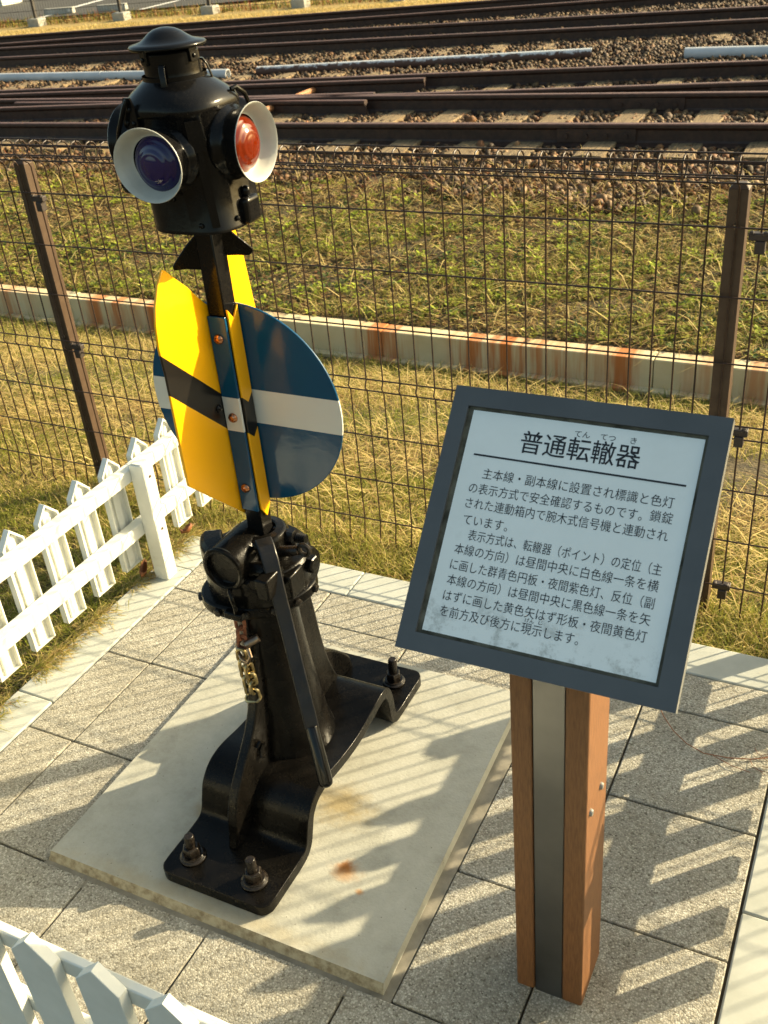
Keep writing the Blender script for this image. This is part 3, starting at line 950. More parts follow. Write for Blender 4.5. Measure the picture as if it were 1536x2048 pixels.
# lawn: left of the kerb and up to the mesh fence
P = scatter(-3.2, 2.2, -1.0, 1.25, 19000, outside_paving)
n = len(P)
pt = patchy(P)
h = rng.uniform(0.015, 0.045, n) * (0.7 + 0.5 * pt)
c = np.where((pt > 0.5)[:, None], mixcol(n, [GREEN, OLIVE, BRIGHT, STRAW], [0.35, 0.35, 0.12, 0.18]), mixcol(n, [OLIVE, STRAW, GREEN, DSTRAW], [0.45, 0.35, 0.12, 0.08]))
parts = [blades(P, h, rng.uniform(0.2, 1.5, n), rng.uniform(0.0018, 0.0034, n), c)]
# tussocks of longer straw along the kerb and the fence foot
def tufts(P, k, h0, h1, cols, probs, spread=0.03, lean=(0.3, 1.3), az=None):
    Q = np.repeat(P, k, 0)
    Q[:, :2] += rng.normal(0, spread, (len(Q), 2))
    n_ = len(Q)
    return blades(Q, rng.uniform(h0, h1, n_), rng.uniform(*lean, n_), rng.uniform(0.0016, 0.003, n_), mixcol(n_, cols, probs), 0.4, None if az is None else rng.normal(az, 0.9, n_))
n = 600
K = np.stack([rng.normal(-0.567, 0.011, n), rng.uniform(-0.9, 0.56, n), np.full(n, -0.012)], 1)
K = K[rng.uniform(size=n) < 0.45 + 0.5 * np.sin(K[:, 1] * 23) * np.sin(K[:, 1] * 9)]
parts.append(tufts(K, 18, 0.02, 0.050, [OLIVE, STRAW, DSTRAW, GREEN], [0.38, 0.42, 0.12, 0.08], 0.012, (0.5, 1.6), 0.0))
n = 520
K = np.stack([rng.uniform(-1.2, 2.0, n), rng.uniform(0.556, 0.78, n), np.full(n, -0.045)], 1)
parts.append(tufts(K, 18, 0.025, 0.080, [OLIVE, STRAW, DSTRAW, GREEN], [0.44, 0.26, 0.08, 0.22], 0.02, (0.2, 1.1)))
o = np_object('lawn_grass', *join(parts), M['blades'], False)
o['kind'] = 'stuff'
tag(o, 'yellow-green short grass and straw tufts along the kerb', 'grass')
# rough grass between the fence and the retaining wall
P = scatter(-4.0, 2.2, 0.85, 2.66, 8500)
P = P[patchy(P, 0.7, 1.9, 5.0) > 0.30]
n = len(P)
pt = patchy(P, 1.1, 2.6, 1.0)
h = rng.uniform(0.014, 0.045, n)
c = np.where((pt > 0.45)[:, None], mixcol(n, [GREEN, OLIVE, BRIGHT, DARKG], [0.33, 0.42, 0.12, 0.13]), mixcol(n, [STRAW, DSTRAW, OLIVE, GREEN], [0.36, 0.24, 0.28, 0.12]))
parts = [blades(P, h, rng.uniform(0.3, 1.6, n), rng.uniform(0.002, 0.004, n), c)]
P = scatter(-4.0, 2.2, 0.8, 2.5, 1900)
n = len(P)
keep = patchy(P, 0.9, 2.2, 2.0) > 0.45
P = P[keep]
n = len(P)
P[:, 2] += rng.uniform(0.005, 0.03, n)
parts.append(blades(P, rng.uniform(0.04, 0.12, n), rng.uniform(1.2, 2.4, n), rng.uniform(0.002, 0.004, n), mixcol(n, [STRAW, DSTRAW, STRAW * 1.15], [0.45, 0.25, 0.3]), 0.2))
P = scatter(-4.0, 2.2, 1.9, 2.66, 2500)
n = len(P)
parts.append(blades(P, rng.uniform(0.03, 0.09, n), rng.uniform(0.1, 0.9, n), rng.uniform(0.002, 0.003, n), mixcol(n, [OLIVE, GREEN, STRAW], [0.5, 0.25, 0.25])))
o = np_object('rough_grass', *join(parts), M['blades'], False)
o['kind'] = 'stuff'
tag(o, 'matted straw and green grass between the mesh fence and the retaining wall', 'grass')
# bank beyond the wall: leafy weeds, straw litter
P = scatter(-6.5, 2.4, 2.83, 4.95, 1700)
P = P[patchy(P, 0.6, 1.7, 2.0) > 0.28]
n = len(P)
P[:, 2] += rng.uniform(0.0, 0.02, n)
parts = [blades(P, rng.uniform(0.015, 0.055, n), rng.uniform(1.0, 2.6, n), rng.uniform(0.003, 0.006, n), mixcol(n, [STRAW, DSTRAW, DSTRAW * 0.5, OLIVE], [0.35, 0.3, 0.2, 0.15]), 0.2)]
P = scatter(-6.5, 2.4, 2.83, 5.15, 130)
n = len(P)
P[:, 2] += rng.uniform(0.01, 0.04, n)
parts.append(blades(P, rng.uniform(0.06, 0.16, n), rng.uniform(1.4, 2.4, n), rng.uniform(0.003, 0.006, n), mixcol(n, [STRAW * 1.1, DSTRAW], [0.6, 0.4]), 0.2))
P = scatter(-6.5, 2.4, 2.83, 4.85, 260)
pt = patchy(P, 1.4, 3.4, 3.0)
P = P[pt > 0.35]
m = len(P)
hue = mixcol(m, [GREEN * 1.1, BRIGHT * 1.25, DARKG * 1.2, OLIVE * 1.1], [0.30, 0.34, 0.20, 0.16])
Q = np.repeat(P, 6, 0)                       # each weed is a little cluster of rosettes of one hue
Q[:, :2] += rng.normal(0, 0.022, (len(Q), 2))
Q[:, 2] += rng.uniform(0.005, 0.03, len(Q))
parts.append(leaves(Q, rng.uniform(0.010, 0.026, len(Q)), np.repeat(hue, 6, 0), 4))
P = scatter(-6.5, 2.4, 2.83, 4.9, 2200)
n = len(P)
parts.append(leaves(P, rng.uniform(0.012, 0.03, n), mixcol(n, [DSTRAW, DSTRAW * 0.4, STRAW * 0.9, np.array((0.16, 0.07, 0.03)), DARKG], [0.30, 0.25, 0.2, 0.1, 0.15]), 3, 0.2))
P = scatter(-6.5, 2.4, 2.83, 4.3, 3000)
P = P[patchy(P, 0.8, 2.0, 4.0) > 0.38 + 0.28 * (P[:, 1] - 2.83)]
n = len(P)
parts.append(blades(P, rng.uniform(0.02, 0.085, n), rng.uniform(0.1, 1.0, n), rng.uniform(0.0022, 0.004, n), mixcol(n, [OLIVE, GREEN, STRAW, DARKG], [0.45, 0.35, 0.08, 0.12])))
P = scatter(-6.5, 2.4, 4.4, 5.3, 260)
n = len(P)
parts.append(blades(P, rng.uniform(0.08, 0.28, n), rng.uniform(0.6, 1.8, n), rng.uniform(0.003, 0.007, n), mixcol(n, [STRAW, DSTRAW, np.array((0.24, 0.09, 0.04))], [0.4, 0.3, 0.3]), 0.2))
o = np_object('bank_weeds', *join(parts), M['blades'], False)
o['kind'] = 'stuff'
tag(o, 'low green weeds and dead stalks covering the bank below the tracks', 'weeds')
# golden strip beyond the last rail
P = np.stack([rng.uniform(-16, 0, 26000), rng.uniform(0, 1.0, 26000), np.zeros(26000)], 1)
P[:, 1] = 0.277 * P[:, 0] + 15.25 + P[:, 1] * (1.9 - 0.06 * P[:, 0] * 0)
P[:, 2] = -0.06
P = P[in_view(P)]
n = len(P)
parts = [blades(P, rng.uniform(0.04, 0.10, n), rng.uniform(0.3, 1.4, n), rng.uniform(0.006, 0.012, n), mixcol(n, [STRAW * 1.2, STRAW, OLIVE], [0.5, 0.4, 0.1]))]
P = np.stack([rng.uniform(-16, -4, 5000), rng.uniform(0, 0.7, 5000), np.full(5000, -0.05)], 1)
P[:, 1] += 0.235 * P[:, 0] + 17.25
P = P[in_view(P)]
n = len(P)
parts.append(blades(P, rng.uniform(0.06, 0.22, n), rng.uniform(0.1, 1.2, n), rng.uniform(0.006, 0.014, n), mixcol(n, [DARKG, OLIVE, np.array((0.25, 0.06, 0.03)), DSTRAW], [0.4, 0.25, 0.2, 0.15])))
o = np_object('dry_grass', *join(parts), M['blades'], False)
o['kind'] = 'stuff'
tag(o, 'golden dry grass beside the farthest rail with dark weeds behind', 'grass')

# ================================================================ FAR FENCE AND LOT
ff = thing('wire_fence', (-11, 14.7, -0.04), 'dark wire mesh fence on concrete footings along the parking lot', 'fence')
def fy(x):
    return 17.3 + 0.235 * x
fx = [-16.8, -15.2, -13.6, -11.95, -10.3, -8.68, -7.0, -5.4]
for x in fx:
    mb = MB()
    mb.box((x - 0.025, fy(x) - 0.025, -0.1), (x + 0.025, fy(x) + 0.025, 1.25))
    mb.build('post', M['dark_metal'], ff)
    mb = MB()
    mb.box((x - 0.13, fy(x) - 0.11, -0.1), (x + 0.13, fy(x) + 0.11, 0.075))
    mb.build('footing', M['conc'], ff, bevel=0.012)
mb = MB()
x = fx[0]
while x < fx[-1]:
    mb.cyl((x, fy(x) - 0.03, 0.03), (x, fy(x) - 0.03, 1.2), 0.0022, n=4, caps=False)
    x += 0.051
for z in (0.04, 0.2, 0.36, 0.52, 0.68, 0.84, 1.0, 1.16):
    mb.cyl((fx[0], fy(fx[0]) - 0.035, z), (fx[-1], fy(fx[-1]) - 0.035, z), 0.004, n=5, caps=False)
mb.build('mesh_panel', M['dark_metal'], ff)
def wheel_stop(x, y, ang, label):
    t = thing('wheel_stop', (x, y, -0.012), label, 'wheel stop', 'wheel stops in the parking lot')
    mb = MB()
    m4 = Matrix.Translation((x, y, -0.012)) @ Matrix.Rotation(ang, 4, 'Z')
    pr = [(-0.075, 0), (0.075, 0), (0.055, 0.11), (-0.055, 0.11)]
    mb.prism([m4 @ Vector((-0.3, a, b_)) for a, b_ in pr], (m4.to_3x3() @ Vector((0.6, 0, 0))))
    mb.build('block', M['conc'], t, bevel=0.008)
    mb = MB()
    mb.box((0.2, -0.078, 0.03), (0.25, -0.070, 0.085), 0, m4)
    mb.build('reflector', M['roadpaint'], t)
    return t
wheel_stop(-14.30, 15.52, 0.3, 'concrete wheel stop right of the leftmost far fence post')
wheel_stop(-13.15, 15.72, 0.25, 'concrete wheel stop behind the second far fence post')
wheel_stop(-11.1, 17.05, 0.25, 'concrete wheel stop with white mark, behind the top of the lamp')
mb = MB()
mb.box((-18.9, 17.75, -0.02), (-17.98, 18.4, 0.55))
mb.box((-18.8, 17.85, -0.04), (-18.08, 18.3, -0.018))
tag(mb.build('cabinet', M['white_plastic'], bevel=0.02, loc=(-18.4, 18, -0.04)), 'white cabinet at the far edge of the parking lot', 'cabinet')

# ================================================================ MESH FENCE
YF = 0.745
mf = thing('mesh_fence', (0, YF, -0.05), 'brown welded mesh fence with rolled top between the paving and the tracks', 'fence')
posts = [-3.09, -1.081, 0.937, 2.946]
for x in posts:
    mb = MB()
    mb.box((x - 0.0205, YF + 0.006, -0.12), (x + 0.0205, YF + 0.047, 1.0545))
    q0, q1 = [(x - 0.0205, YF + 0.006), (x + 0.0205, YF + 0.006), (x + 0.0205, YF + 0.047), (x - 0.0205, YF + 0.047)], [(x - 0.012, YF + 0.016), (x + 0.012, YF + 0.016), (x + 0.012, YF + 0.037), (x - 0.012, YF + 0.037)]
    mb.add([(*p_, 1.0545) for p_ in q0] + [(*p_, 1.064) for p_ in q1], [(0, 1, 5, 4), (1, 2, 6, 5), (2, 3, 7, 6), (3, 0, 4, 7), (4, 5, 6, 7)])
    p = mb.build('post', M['brown_paint'], mf, bevel=0.002, seg=2)
    for z in (0.955, 0.50, 0.046):
        mb = MB()
        mb.lathe([(0.006, 0), (0.005, 0.004), (0.0, 0.005)], (x, YF + 0.0062, z + 0.02), (0, -1, 0), 8)
        mb.build('screw', M['steel'], p)
def zpath(x):
    """side profile of a vertical wire: kinked foot, straight, fold, rolled top"""
    pts = [(0, -0.075), (0, -0.05), (-0.013, -0.02), (-0.004, 0.03), (0, 0.05), (0, 0.47), (-0.010, 0.488), (0, 0.506), (0, 1.050), (-0.006, 1.062), (-0.020, 1.071), (-0.036, 1.079)]
    for k in range(10):
        a = R(-150 - 31 * k)
        pts.append((-0.023 + 0.026 * math.cos(a), 1.103 + 0.026 * math.sin(a)))
    return [(x, YF + a, z) for a, z in pts]
for xa, xb in zip(posts, posts[1:]):
    mb = MB()
    nW = 39
    for k in range(nW):
        x = xa + 0.003 + k * 0.0515
        if x > xb:
            break
        mb.tube(zpath(x + random.uniform(-0.0008, 0.0008)), 0.0022, 6, caps=False)
    for z, yo in ((0.975, -0.002), (0.820, -0.002), (0.663, -0.002), (0.509, -0.002), (0.475, -0.002), (0.333, -0.002), (0.187, -0.002), (0.048, -0.002), (-0.052, -0.002),
                  *[(1.103 + 0.0295 * math.sin(R(q_)), -0.023 + 0.0295 * math.cos(R(q_))) for q_ in (75, 140, 195, 245, 5, 305)]):
        mb.cyl((xa - 0.004, YF + yo, z), (xb - 0.004, YF + yo, z), 0.0021, n=6)
    mb.build('mesh_panel', M['wire'], mf)
for x in posts:
    for z in (0.957, 0.492, 0.046):
        mb = MB()
        mb.box((x + 0.030, YF - 0.010, z - 0.006), (x + 0.074, YF + 0.010, z + 0.010))
        mb.box((x + 0.045, YF - 0.012, z - 0.034), (x + 0.066, YF + 0.010, z - 0.006))
        mb.box((x + 0.032, YF - 0.013, z + 0.006), (x + 0.040, YF + 0.0, z + 0.014))
        mb.box((x + 0.060, YF - 0.013, z + 0.006), (x + 0.070, YF + 0.0, z + 0.014))
        cl = mb.build('clamp', M['clamp'], mf, bevel=0.002)

# ================================================================ PICKET FENCES
def picket_fence(name, label, p0, along, inward, n_p, first, zb, zt, rails, posts_at, pw=0.074, post_h=0.375, rail_in=-0.006):
    """p0: reference point on the post line; along/inward unit vectors; pickets stand on the outer side, hollow side turned inward"""
    p0, al, iw = Vector(p0), Vector(along), Vector(inward)
    t = thing(name, p0, label, 'fence')
    def W(a, b_, z):
        return p0 + al * a + iw * b_ + Vector((0, 0, z))
    def bxw(mb, a0, a1, b0, b1, z0, z1):
        mb.add([W(a, b_, z) for z in (z0, z1) for a, b_ in ((a0, b0), (a1, b0), (a1, b1), (a0, b1))],
               [(0, 3, 2, 1), (4, 5, 6, 7), (0, 1, 5, 4), (1, 2, 6, 5), (2, 3, 7, 6), (3, 0, 4, 7)])
    proto = None
    sh = 0.040
    for k in range(n_p):
        a = first + 0.1245 * k
        if proto is None:
            mb = MB()
            hw = pw / 2
            b0, b1, bt = -0.058, -0.040, -0.0535                     # outer face, rim, inside of the shell
            out = [(-hw, zb), (hw, zb), (hw, zt - sh), (0, zt), (-hw, zt - sh)]
            q = 0.006
            inn = [(-hw + q, zb + 0.0), (hw - q, zb + 0.0), (hw - q, zt - sh - 0.002), (0, zt - 0.009), (-hw + q, zt - sh - 0.002)]
            V = [W(a + x, b0, z) for x, z in out] + [W(a + x, b1, z) for x, z in out] + [W(a + x, b1, z) for x, z in inn] + [W(a + x, bt, z) for x, z in inn]
            F = [(4, 3, 2, 1, 0)]
            for i in range(5):
                j = (i + 1) % 5
                F.append((i, j, 5 + j, 5 + i))
                if i != 0:
                    F.append((5 + i, 5 + j, 10 + j, 10 + i))
                    F.append((10 + i, 10 + j, 15 + j, 15 + i))
            F.append((15, 16, 17, 18, 19))
            mb.add(V, F)
            # inner web, folds the hollow back like a moulded board
            bxw(mb, a - 0.012, a + 0.012, bt, bt + 0.006, zb, zt - 0.02)
            proto = mb.build('picket', M['white_plastic'], t, bevel=0.0012)
        else:
            o_ = proto.copy()
            COL.objects.link(o_)
            o_.parent = t
            o_.location = al * (0.1245 * k)
    ends = [min(first - 0.06, min(posts_at))] + sorted(posts_at) + [max(first + 0.1245 * (n_p - 1) + 0.06, max(posts_at))]
    for z0, z1 in rails:
        for a0, a1 in zip(ends, ends[1:]):
            if a1 - a0 < 0.05:
                continue
            mb = MB()
            bxw(mb, a0, a1, -0.0395, rail_in, z0, z1)
            mb.build('rail', M['white_plastic'], t, bevel=0.003)
    for pa in posts_at:
        mb = MB()
        bxw(mb, pa - 0.0225, pa + 0.0225, -0.005, 0.040, -0.04, post_h)
        bxw(mb, pa - 0.018, pa + 0.018, 0.0, 0.035, post_h, post_h + 0.003)
        po = mb.build('post', M['white_plastic'], t, bevel=0.004)
        for z in (0.165, 0.335):
            mb = MB()
            mb.lathe([(0.0045, 0), (0.004, 0.002), (0, 0.003)], W(pa + 0.002, 0.040, z), iw, 8)
            mb.build('screw', M['steel'], po)
    return t
picket_fence('picket_fence', 'white plastic picket fence along the lawn at left, with one post beside the kerb',
             (-0.519, 0.345, -0.0), (0, 1, 0), (1, 0, 0), 14, -1.30, 0.055, 0.407, ((0.150, 0.190), (0.322, 0.360)), [-1.26, 0.0])
picket_fence('picket_fence', 'white picket fence seen from its shaded outer side in the bottom left corner',
             (-0.50, -0.885, -0.0), (1, 0, 0), (0, 1, 0), 15, 0.043, 0.055, 0.402, ((0.150, 0.190), (0.320, 0.358)), [-0.045, 1.70], pw=0.080, rail_in=-0.0235)
picket_fence('picket_fence', 'taller white picket fence on the right whose picket shadows stripe the paving',
             (1.284, 0.073, -0.0), (0, 1, 0), (-1, 0, 0), 14, -1.131, 0.102, 0.577, ((0.184, 0.226), (0.425, 0.482)), [-1.05, 0.62], pw=0.060, post_h=0.50)

# ================================================================ SIGN
sg = thing('information_sign', (0.931, -0.426, 0), 'information sign on a wooden post with slate blue frame and Japanese text', 'sign')
# post
mb = MB()
px0, px1, py0, py1 = 0.873, 0.989, -0.484, -0.372
def slope(y):
    return 0.79 + (y + 0.567) * math.tan(0.8133) - 0.022
for (a, b_) in ((px0, 0.9045), (0.9545, px1)):
    mb.prism([(a, py0, 0.004), (a, py1, 0.004), (a, py1, slope(py1)), (a, py0, slope(py0))], (b_ - a, 0, 0))
mb.build('wooden_side', M['wood'], sg, bevel=0.004, seg=3)
mb = MB()
mb.prism([(0.9050, py0 + 0.004, -0.03), (0.9050, py1 + 0.004, -0.03), (0.9050, py1 + 0.004, slope(py1)), (0.9050, py0 + 0.004, slope(py0))], (0.9540 - 0.9050, 0, 0))
mb.build('metal_core', M['metalstrip'], sg, bevel=0.002)
for (y, z) in ((-0.4116, 0.4674), (-0.4662, 0.4655)):
    mb = MB()
    mb.lathe([(0.0062, 0), (0.0062, 0.002), (0.005, 0.0045), (0.0, 0.0055)], (px1, y, z), (1, 0, 0), 12)
    mb.build('screw', M['alu'], sg)
BT = 0.81331
bd = Vector((math.cos(0.008), math.sin(0.008), 0))
bn = Vector((-math.sin(0.008) * math.cos(BT), math.cos(0.008) * math.cos(BT), math.sin(BT)))
bo = Vector((0.74338, -0.56708, 0.79))
bz = bd.cross(bn)                                   # outward (towards the reader)
if bz.z < 0:
    bz = -bz
def BP(u, v, d=0.0):
    return bo + bd * u + bn * v + bz * d
def ring(mb, o4, i4, d0, d1, mi=0, side=0):
    V = [BP(*p, d1) for p in o4] + [BP(*p, d1) for p in i4] + [BP(*p, d0) for p in o4] + [BP(*p, d0) for p in i4]
    F, mm = [], []
    for i in range(4):
        j = (i + 1) % 4
        mb.add(V, [(i, j, 4 + j, 4 + i)], mi)
        mb.add(V, [(i, 8 + i, 8 + j, j)], side)
        mb.add(V, [(4 + i, 4 + j, 12 + j, 12 + i)], mi)
    mb.add(V, [(11, 10, 9, 8)], mi)
Wb, Hb = 0.37182, 0.37125
mb = MB()
o4 = [(0, 0), (Wb, 0), (Wb, Hb), (0, Hb)]
i4 = [(0.0238, 0.0255), (0.3460, 0.0258), (0.3462, 0.3450), (0.0238, 0.3443)]
ring(mb, o4, i4, -0.018, 0.0, 0, 1)
fr = mb.build('frame', [M['slate'], M['alu']], sg, smooth=False)
mb = MB()
j4 = [(0.0312, 0.0305), (0.3418, 0.0303), (0.3426, 0.3402), (0.0320, 0.3397)]
V = [BP(*p, -0.0045) for p in i4] + [BP(*p, -0.0045) for p in j4]
mb.add(V, [(i, (i + 1) % 4, 4 + (i + 1) % 4, 4 + i) for i in range(4)])
mb.build('gasket', M['gasket'], sg, smooth=False)
mb = MB()
V = [BP(*p, -0.0035) for p in j4] + [BP(*p, -0.006) for p in j4]
mb.add(V, [(0, 1, 2, 3)] + [(i, 4 + i, 4 + (i + 1) % 4, (i + 1) % 4) for i in range(4)])
pn = mb.build('panel', M['panel'], sg, smooth=False)
def lettering(name, rows):
    """rows: (text, u0, u1, v centre, glyph height, weight offset); flat letters 0.4 mm proud of the panel"""
    V, F = [], []
    for (txt, u0, u1, vc, hh, wt) in rows:
        cu = bpy.data.curves.new('text', 'FONT')
        cu.body = txt
        cu.size = 1.0
        cu.offset = wt
        cu.resolution_u = 3
        ob = bpy.data.objects.new('text', cu)
        COL.objects.link(ob)
        bpy.context.view_layer.update()
        dg = bpy.context.evaluated_depsgraph_get()
        me = bpy.data.meshes.new_from_object(ob.evaluated_get(dg))
        co = np.array([v.co[:] for v in me.vertices])
        if len(co):
            sx = (u1 - u0) / (co[:, 0].max() - co[:, 0].min())
            x0_ = co[:, 0].min()
            o_ = len(V)
            sy = hh / 0.92
            for x, y, z in co:
                V.append(BP(u0 + (x - x0_) * sx, vc + (y - 0.335) * sy, -0.0031))
            F += [tuple(i + o_ for i in p.vertices) for p in me.polygons]
        bpy.data.objects.remove(ob)
        bpy.data.curves.remove(cu)
        bpy.data.meshes.remove(me)
    mb = MB()
    mb.add(V, F)
    return mb.build(name, M['ink'], pn, smooth=False)
GW = 0.0150
lettering('heading', [('普通転轍器', 0.1077, 0.2681, 0.3035, 0.031, 0.004), ('てん', 0.1775, 0.1980, 0.3253, 0.0092, 0.0), ('てつ', 0.2120, 0.2318, 0.3256, 0.0092, 0.0), ('き', 0.2512, 0.2590, 0.3258, 0.0092, 0.0)])
mb = MB()
mb.add([BP(0.0466, 0.2768, -0.0030), BP(0.3306, 0.2764, -0.0030), BP(0.3306, 0.2789, -0.0030), BP(0.0466, 0.2793, -0.0030)], [(0, 1, 2, 3)])
mb.build('rule', M['ink'], pn, smooth=False)
wt = -0.004
lettering('body_text', [
    ('主本線・副本線に設置され標識と色灯', 0.0655, 0.3205, 0.2530, GW, wt),
    ('の表示方式で安全確認するものです。', 0.0508, 0.2850, 0.2310, GW, wt), ('鎖錠', 0.2945, 0.3228, 0.2330, GW, wt),
    ('された連動箱内で腕木式信号機と連動され', 0.0508, 0.3216, 0.2100, GW, wt),
    ('ています。', 0.0530, 0.1160, 0.1870, GW, wt),
    ('表示方式は、転轍器（ポイント）の定位（主', 0.0650, 0.3223, 0.1668, GW, wt),
    ('本線の方向）は昼間中央に白色線一条を横', 0.0505, 0.3224, 0.1458, GW, wt),
    ('に画した群青色円板・夜間紫色灯、反位（副', 0.0496, 0.3214, 0.1240, GW, wt),
    ('本線の方向）は昼間中央に黒色線一条を矢', 0.0501, 0.3209, 0.1030, GW, wt),
    ('はずに画した黄色矢はず形板・夜間黄色灯', 0.0498, 0.3206, 0.0815, GW, wt),
    ('を前方及び後方に現示します。', 0.0505, 0.2394, 0.0604, GW, wt),
    ('げん', 0.1663, 0.1783, 0.0715, 0.0058, 0.0), ('じ', 0.1845, 0.1896, 0.0720, 0.0058, 0.0)])

# ================================================================ SWITCH STAND
AX, AY = 0.272, -0.192
ss = thing('switch_stand', (AX, AY, 0.02), 'black railway switch stand with blue and yellow target plates under a four-lens lamp', 'switch stand')
# ---- base casting: bent plate
def smooth_path(ctrl, n=6):
    P = [Vector((0, *c)) for c in ctrl]
    out = []
    for i in range(len(P) - 1):
        p0, p1, p2, p3 = P[max(i - 1, 0)], P[i], P[i + 1], P[min(i + 2, len(P) - 1)]
        for k in range(n):
            t_ = k / n
            out.append(0.5 * ((2 * p1) + (p2 - p0) * t_ + (2 * p0 - 5 * p1 + 4 * p2 - p3) * t_ * t_ + (3 * p1 - p0 - 3 * p2 + p3) * t_ ** 3))
    out.append(P[-1])
    return [(p.y, p.z) for p in out]
ctrl = [(-0.553, 0.046), (-0.49, 0.046), (-0.425, 0.046), (-0.402, 0.054), (-0.390, 0.083), (-0.376, 0.116), (-0.346, 0.142), (-0.300, 0.150), (-0.23, 0.140), (-0.16, 0.136),
        (-0.10, 0.144), (-0.060, 0.152), (-0.030, 0.153), (-0.008, 0.143), (0.005, 0.118), (0.011, 0.085), (0.014, 0.058), (0.026, 0.046), (0.09, 0.046), (0.168, 0.046)]
path = smooth_path(ctrl, 5)
BX0, BX1, TH = 0.151, 0.405, 0.025
mb = MB()
V = []
def xin(y):
    r_ = 0.026
    e = min(y - path[0][0], path[-1][0] - y)
    return r_ - math.sqrt(max(r_ * r_ - (r_ - e) ** 2, 0)) if e < r_ else 0.0
npth = len(path)
fine = []
for i, (y, z) in enumerate(path):
    fine.append((y, z))
# extra stations near both ends for the rounded corners
ends_ = [path[0][0] + d_ for d_ in (0.0, 0.002, 0.006, 0.012, 0.019)] 
fine = [(y, 0.046) for y in ends_] + [p for p in fine if p[0] > ends_[-1] + 0.003 and p[0] < path[-1][0] - 0.022] + [(path[-1][0] - d_, 0.046) for d_ in (0.019, 0.012, 0.006, 0.002, 0.0)]
nst = len(fine)
for i, (y, z) in enumerate(fine):
    y0_, z0_ = fine[max(i - 1, 0)]
    y1_, z1_ = fine[min(i + 1, nst - 1)]
    tg = Vector((0, y1_ - y0_, z1_ - z0_)).normalized()
    nn = Vector((0, -tg.z, tg.y))
    xi = xin(y)
    dn = Vector((0, y, z)) - nn * TH
    if dn.z < 0.0205:
        dn.z = 0.0205
    V += [(BX0 + xi, y, z), (BX1 - xi, y, z), (BX1 - xi, dn.y, dn.z), (BX0 + xi, dn.y, dn.z)]
F = []
for i in range(nst - 1):
    a, b_ = i * 4, (i + 1) * 4
    F += [(a, a + 1, b_ + 1, b_), (a + 1, a + 2, b_ + 2, b_ + 1), (a + 2, a + 3, b_ + 3, b_ + 2), (a + 3, a, b_, b_ + 3)]
F += [(3, 2, 1, 0), ((nst - 1) * 4, (nst - 1) * 4 + 1, (nst - 1) * 4 + 2, (nst - 1) * 4 + 3)]
mb.add(V, F)
base = mb.build('base_casting', M['cast'], ss, bevel=0.006, seg=3, sharp=50)
# ---- column with flared foot and curved ribs
mb = MB()
prof = [(0.102, 0.128), (0.100, 0.142), (0.096, 0.156), (0.091, 0.175), (0.086, 0.21), (0.080, 0.26), (0.074, 0.32), (0.070, 0.38), (0.067, 0.44), (0.066, 0.50), (0.070, 0.515)]
n = 40
o0 = 0
for r_, z in prof:
    f_ = (z - 0.128) / 0.39
    cx, cy = AX - 0.008 - 0.006 * f_, AY - 0.006 - 0.002 * f_
    for k in range(n):
        a = 2 * math.pi * k / n
        mb.v.append((cx + r_ * 0.92 * math.cos(a), cy + r_ * math.sin(a), z))
for i in range(len(prof) - 1):
    for k in range(n):
        k2 = (k + 1) % n
        mb.f.append((i * n + k, i * n + k2, (i + 1) * n + k2, (i + 1) * n + k))
        mb.m.append(0)
mb.build('column', M['cast'], ss, sharp=60)
front = smooth_path([(-0.258, 0.46), (-0.276, 0.42), (-0.292, 0.36), (-0.310, 0.305), (-0.342, 0.252), (-0.385, 0.205), (-0.422, 0.158), (-0.440, 0.115), (-0.447, 0.075), (-0.456, 0.044)], 4)
mb = MB()
poly = [(0.254, y, z) for y, z in front] + [(0.254, -0.385, 0.042), (0.254, -0.20, 0.11), (0.254, -0.20, 0.47)]
mb.prism(poly, (0.022, 0, 0))
mb.build('rib', M['cast'], ss, bevel=0.007, seg=3, sharp=50)
back = smooth_path([(-0.105, 0.50), (-0.082, 0.44), (-0.070, 0.38), (-0.063, 0.317), (-0.050, 0.245), (-0.034, 0.19), (-0.014, 0.146)], 4)
mb = MB()
poly = [(0.262, y, z) for y, z in back] + [(0.262, -0.06, 0.125), (0.262, -0.19, 0.12), (0.262, -0.19, 0.49)]
mb.prism(poly, (0.022, 0, 0))
mb.build('rib', M['cast'], ss, bevel=0.006, seg=3, sharp=50)
# small raised casting mark on the front rib foot
mb = MB()
mb.tube([(0.279, -0.338, 0.222), (0.283, -0.330, 0.232), (0.283, -0.320, 0.222), (0.280, -0.327, 0.208), (0.283, -0.335, 0.196), (0.282, -0.325, 0.188)], 0.004, 6)
mb.build('casting_mark', M['cast'], ss)
# ---- anchor bolts
def anchor(x, y, hgt, lean):
    mb = MB()
    z = 0.047
    mb.lathe([(0.027, 0), (0.027, 0.003), (0.022, 0.006), (0.022, 0.009)], (x, y, z), (0, 0, 1), 20)
    mb.lathe([(0.0165, 0.009), (0.0185, 0.012), (0.0185, 0.026), (0.0155, 0.030)], (x, y, z), (0, 0, 1), 6)
    p1 = Vector((x + lean, y + lean * 0.5, z + hgt))
    mb.lathe([(0.0105, 0.0), (0.0105, hgt - 0.030 - 0.004), (0.0085, hgt - 0.030)], (x, y, z + 0.030), (lean, 0, hgt), 12)
    return mb.build('anchor_bolt', M['darkbolt'], ss, bevel=0.001)
anchor(0.200, -0.500, 0.060, 0.003)
anchor(0.347, -0.503, 0.062, 0.0)
anchor(0.352, 0.112, 0.070, 0.002)
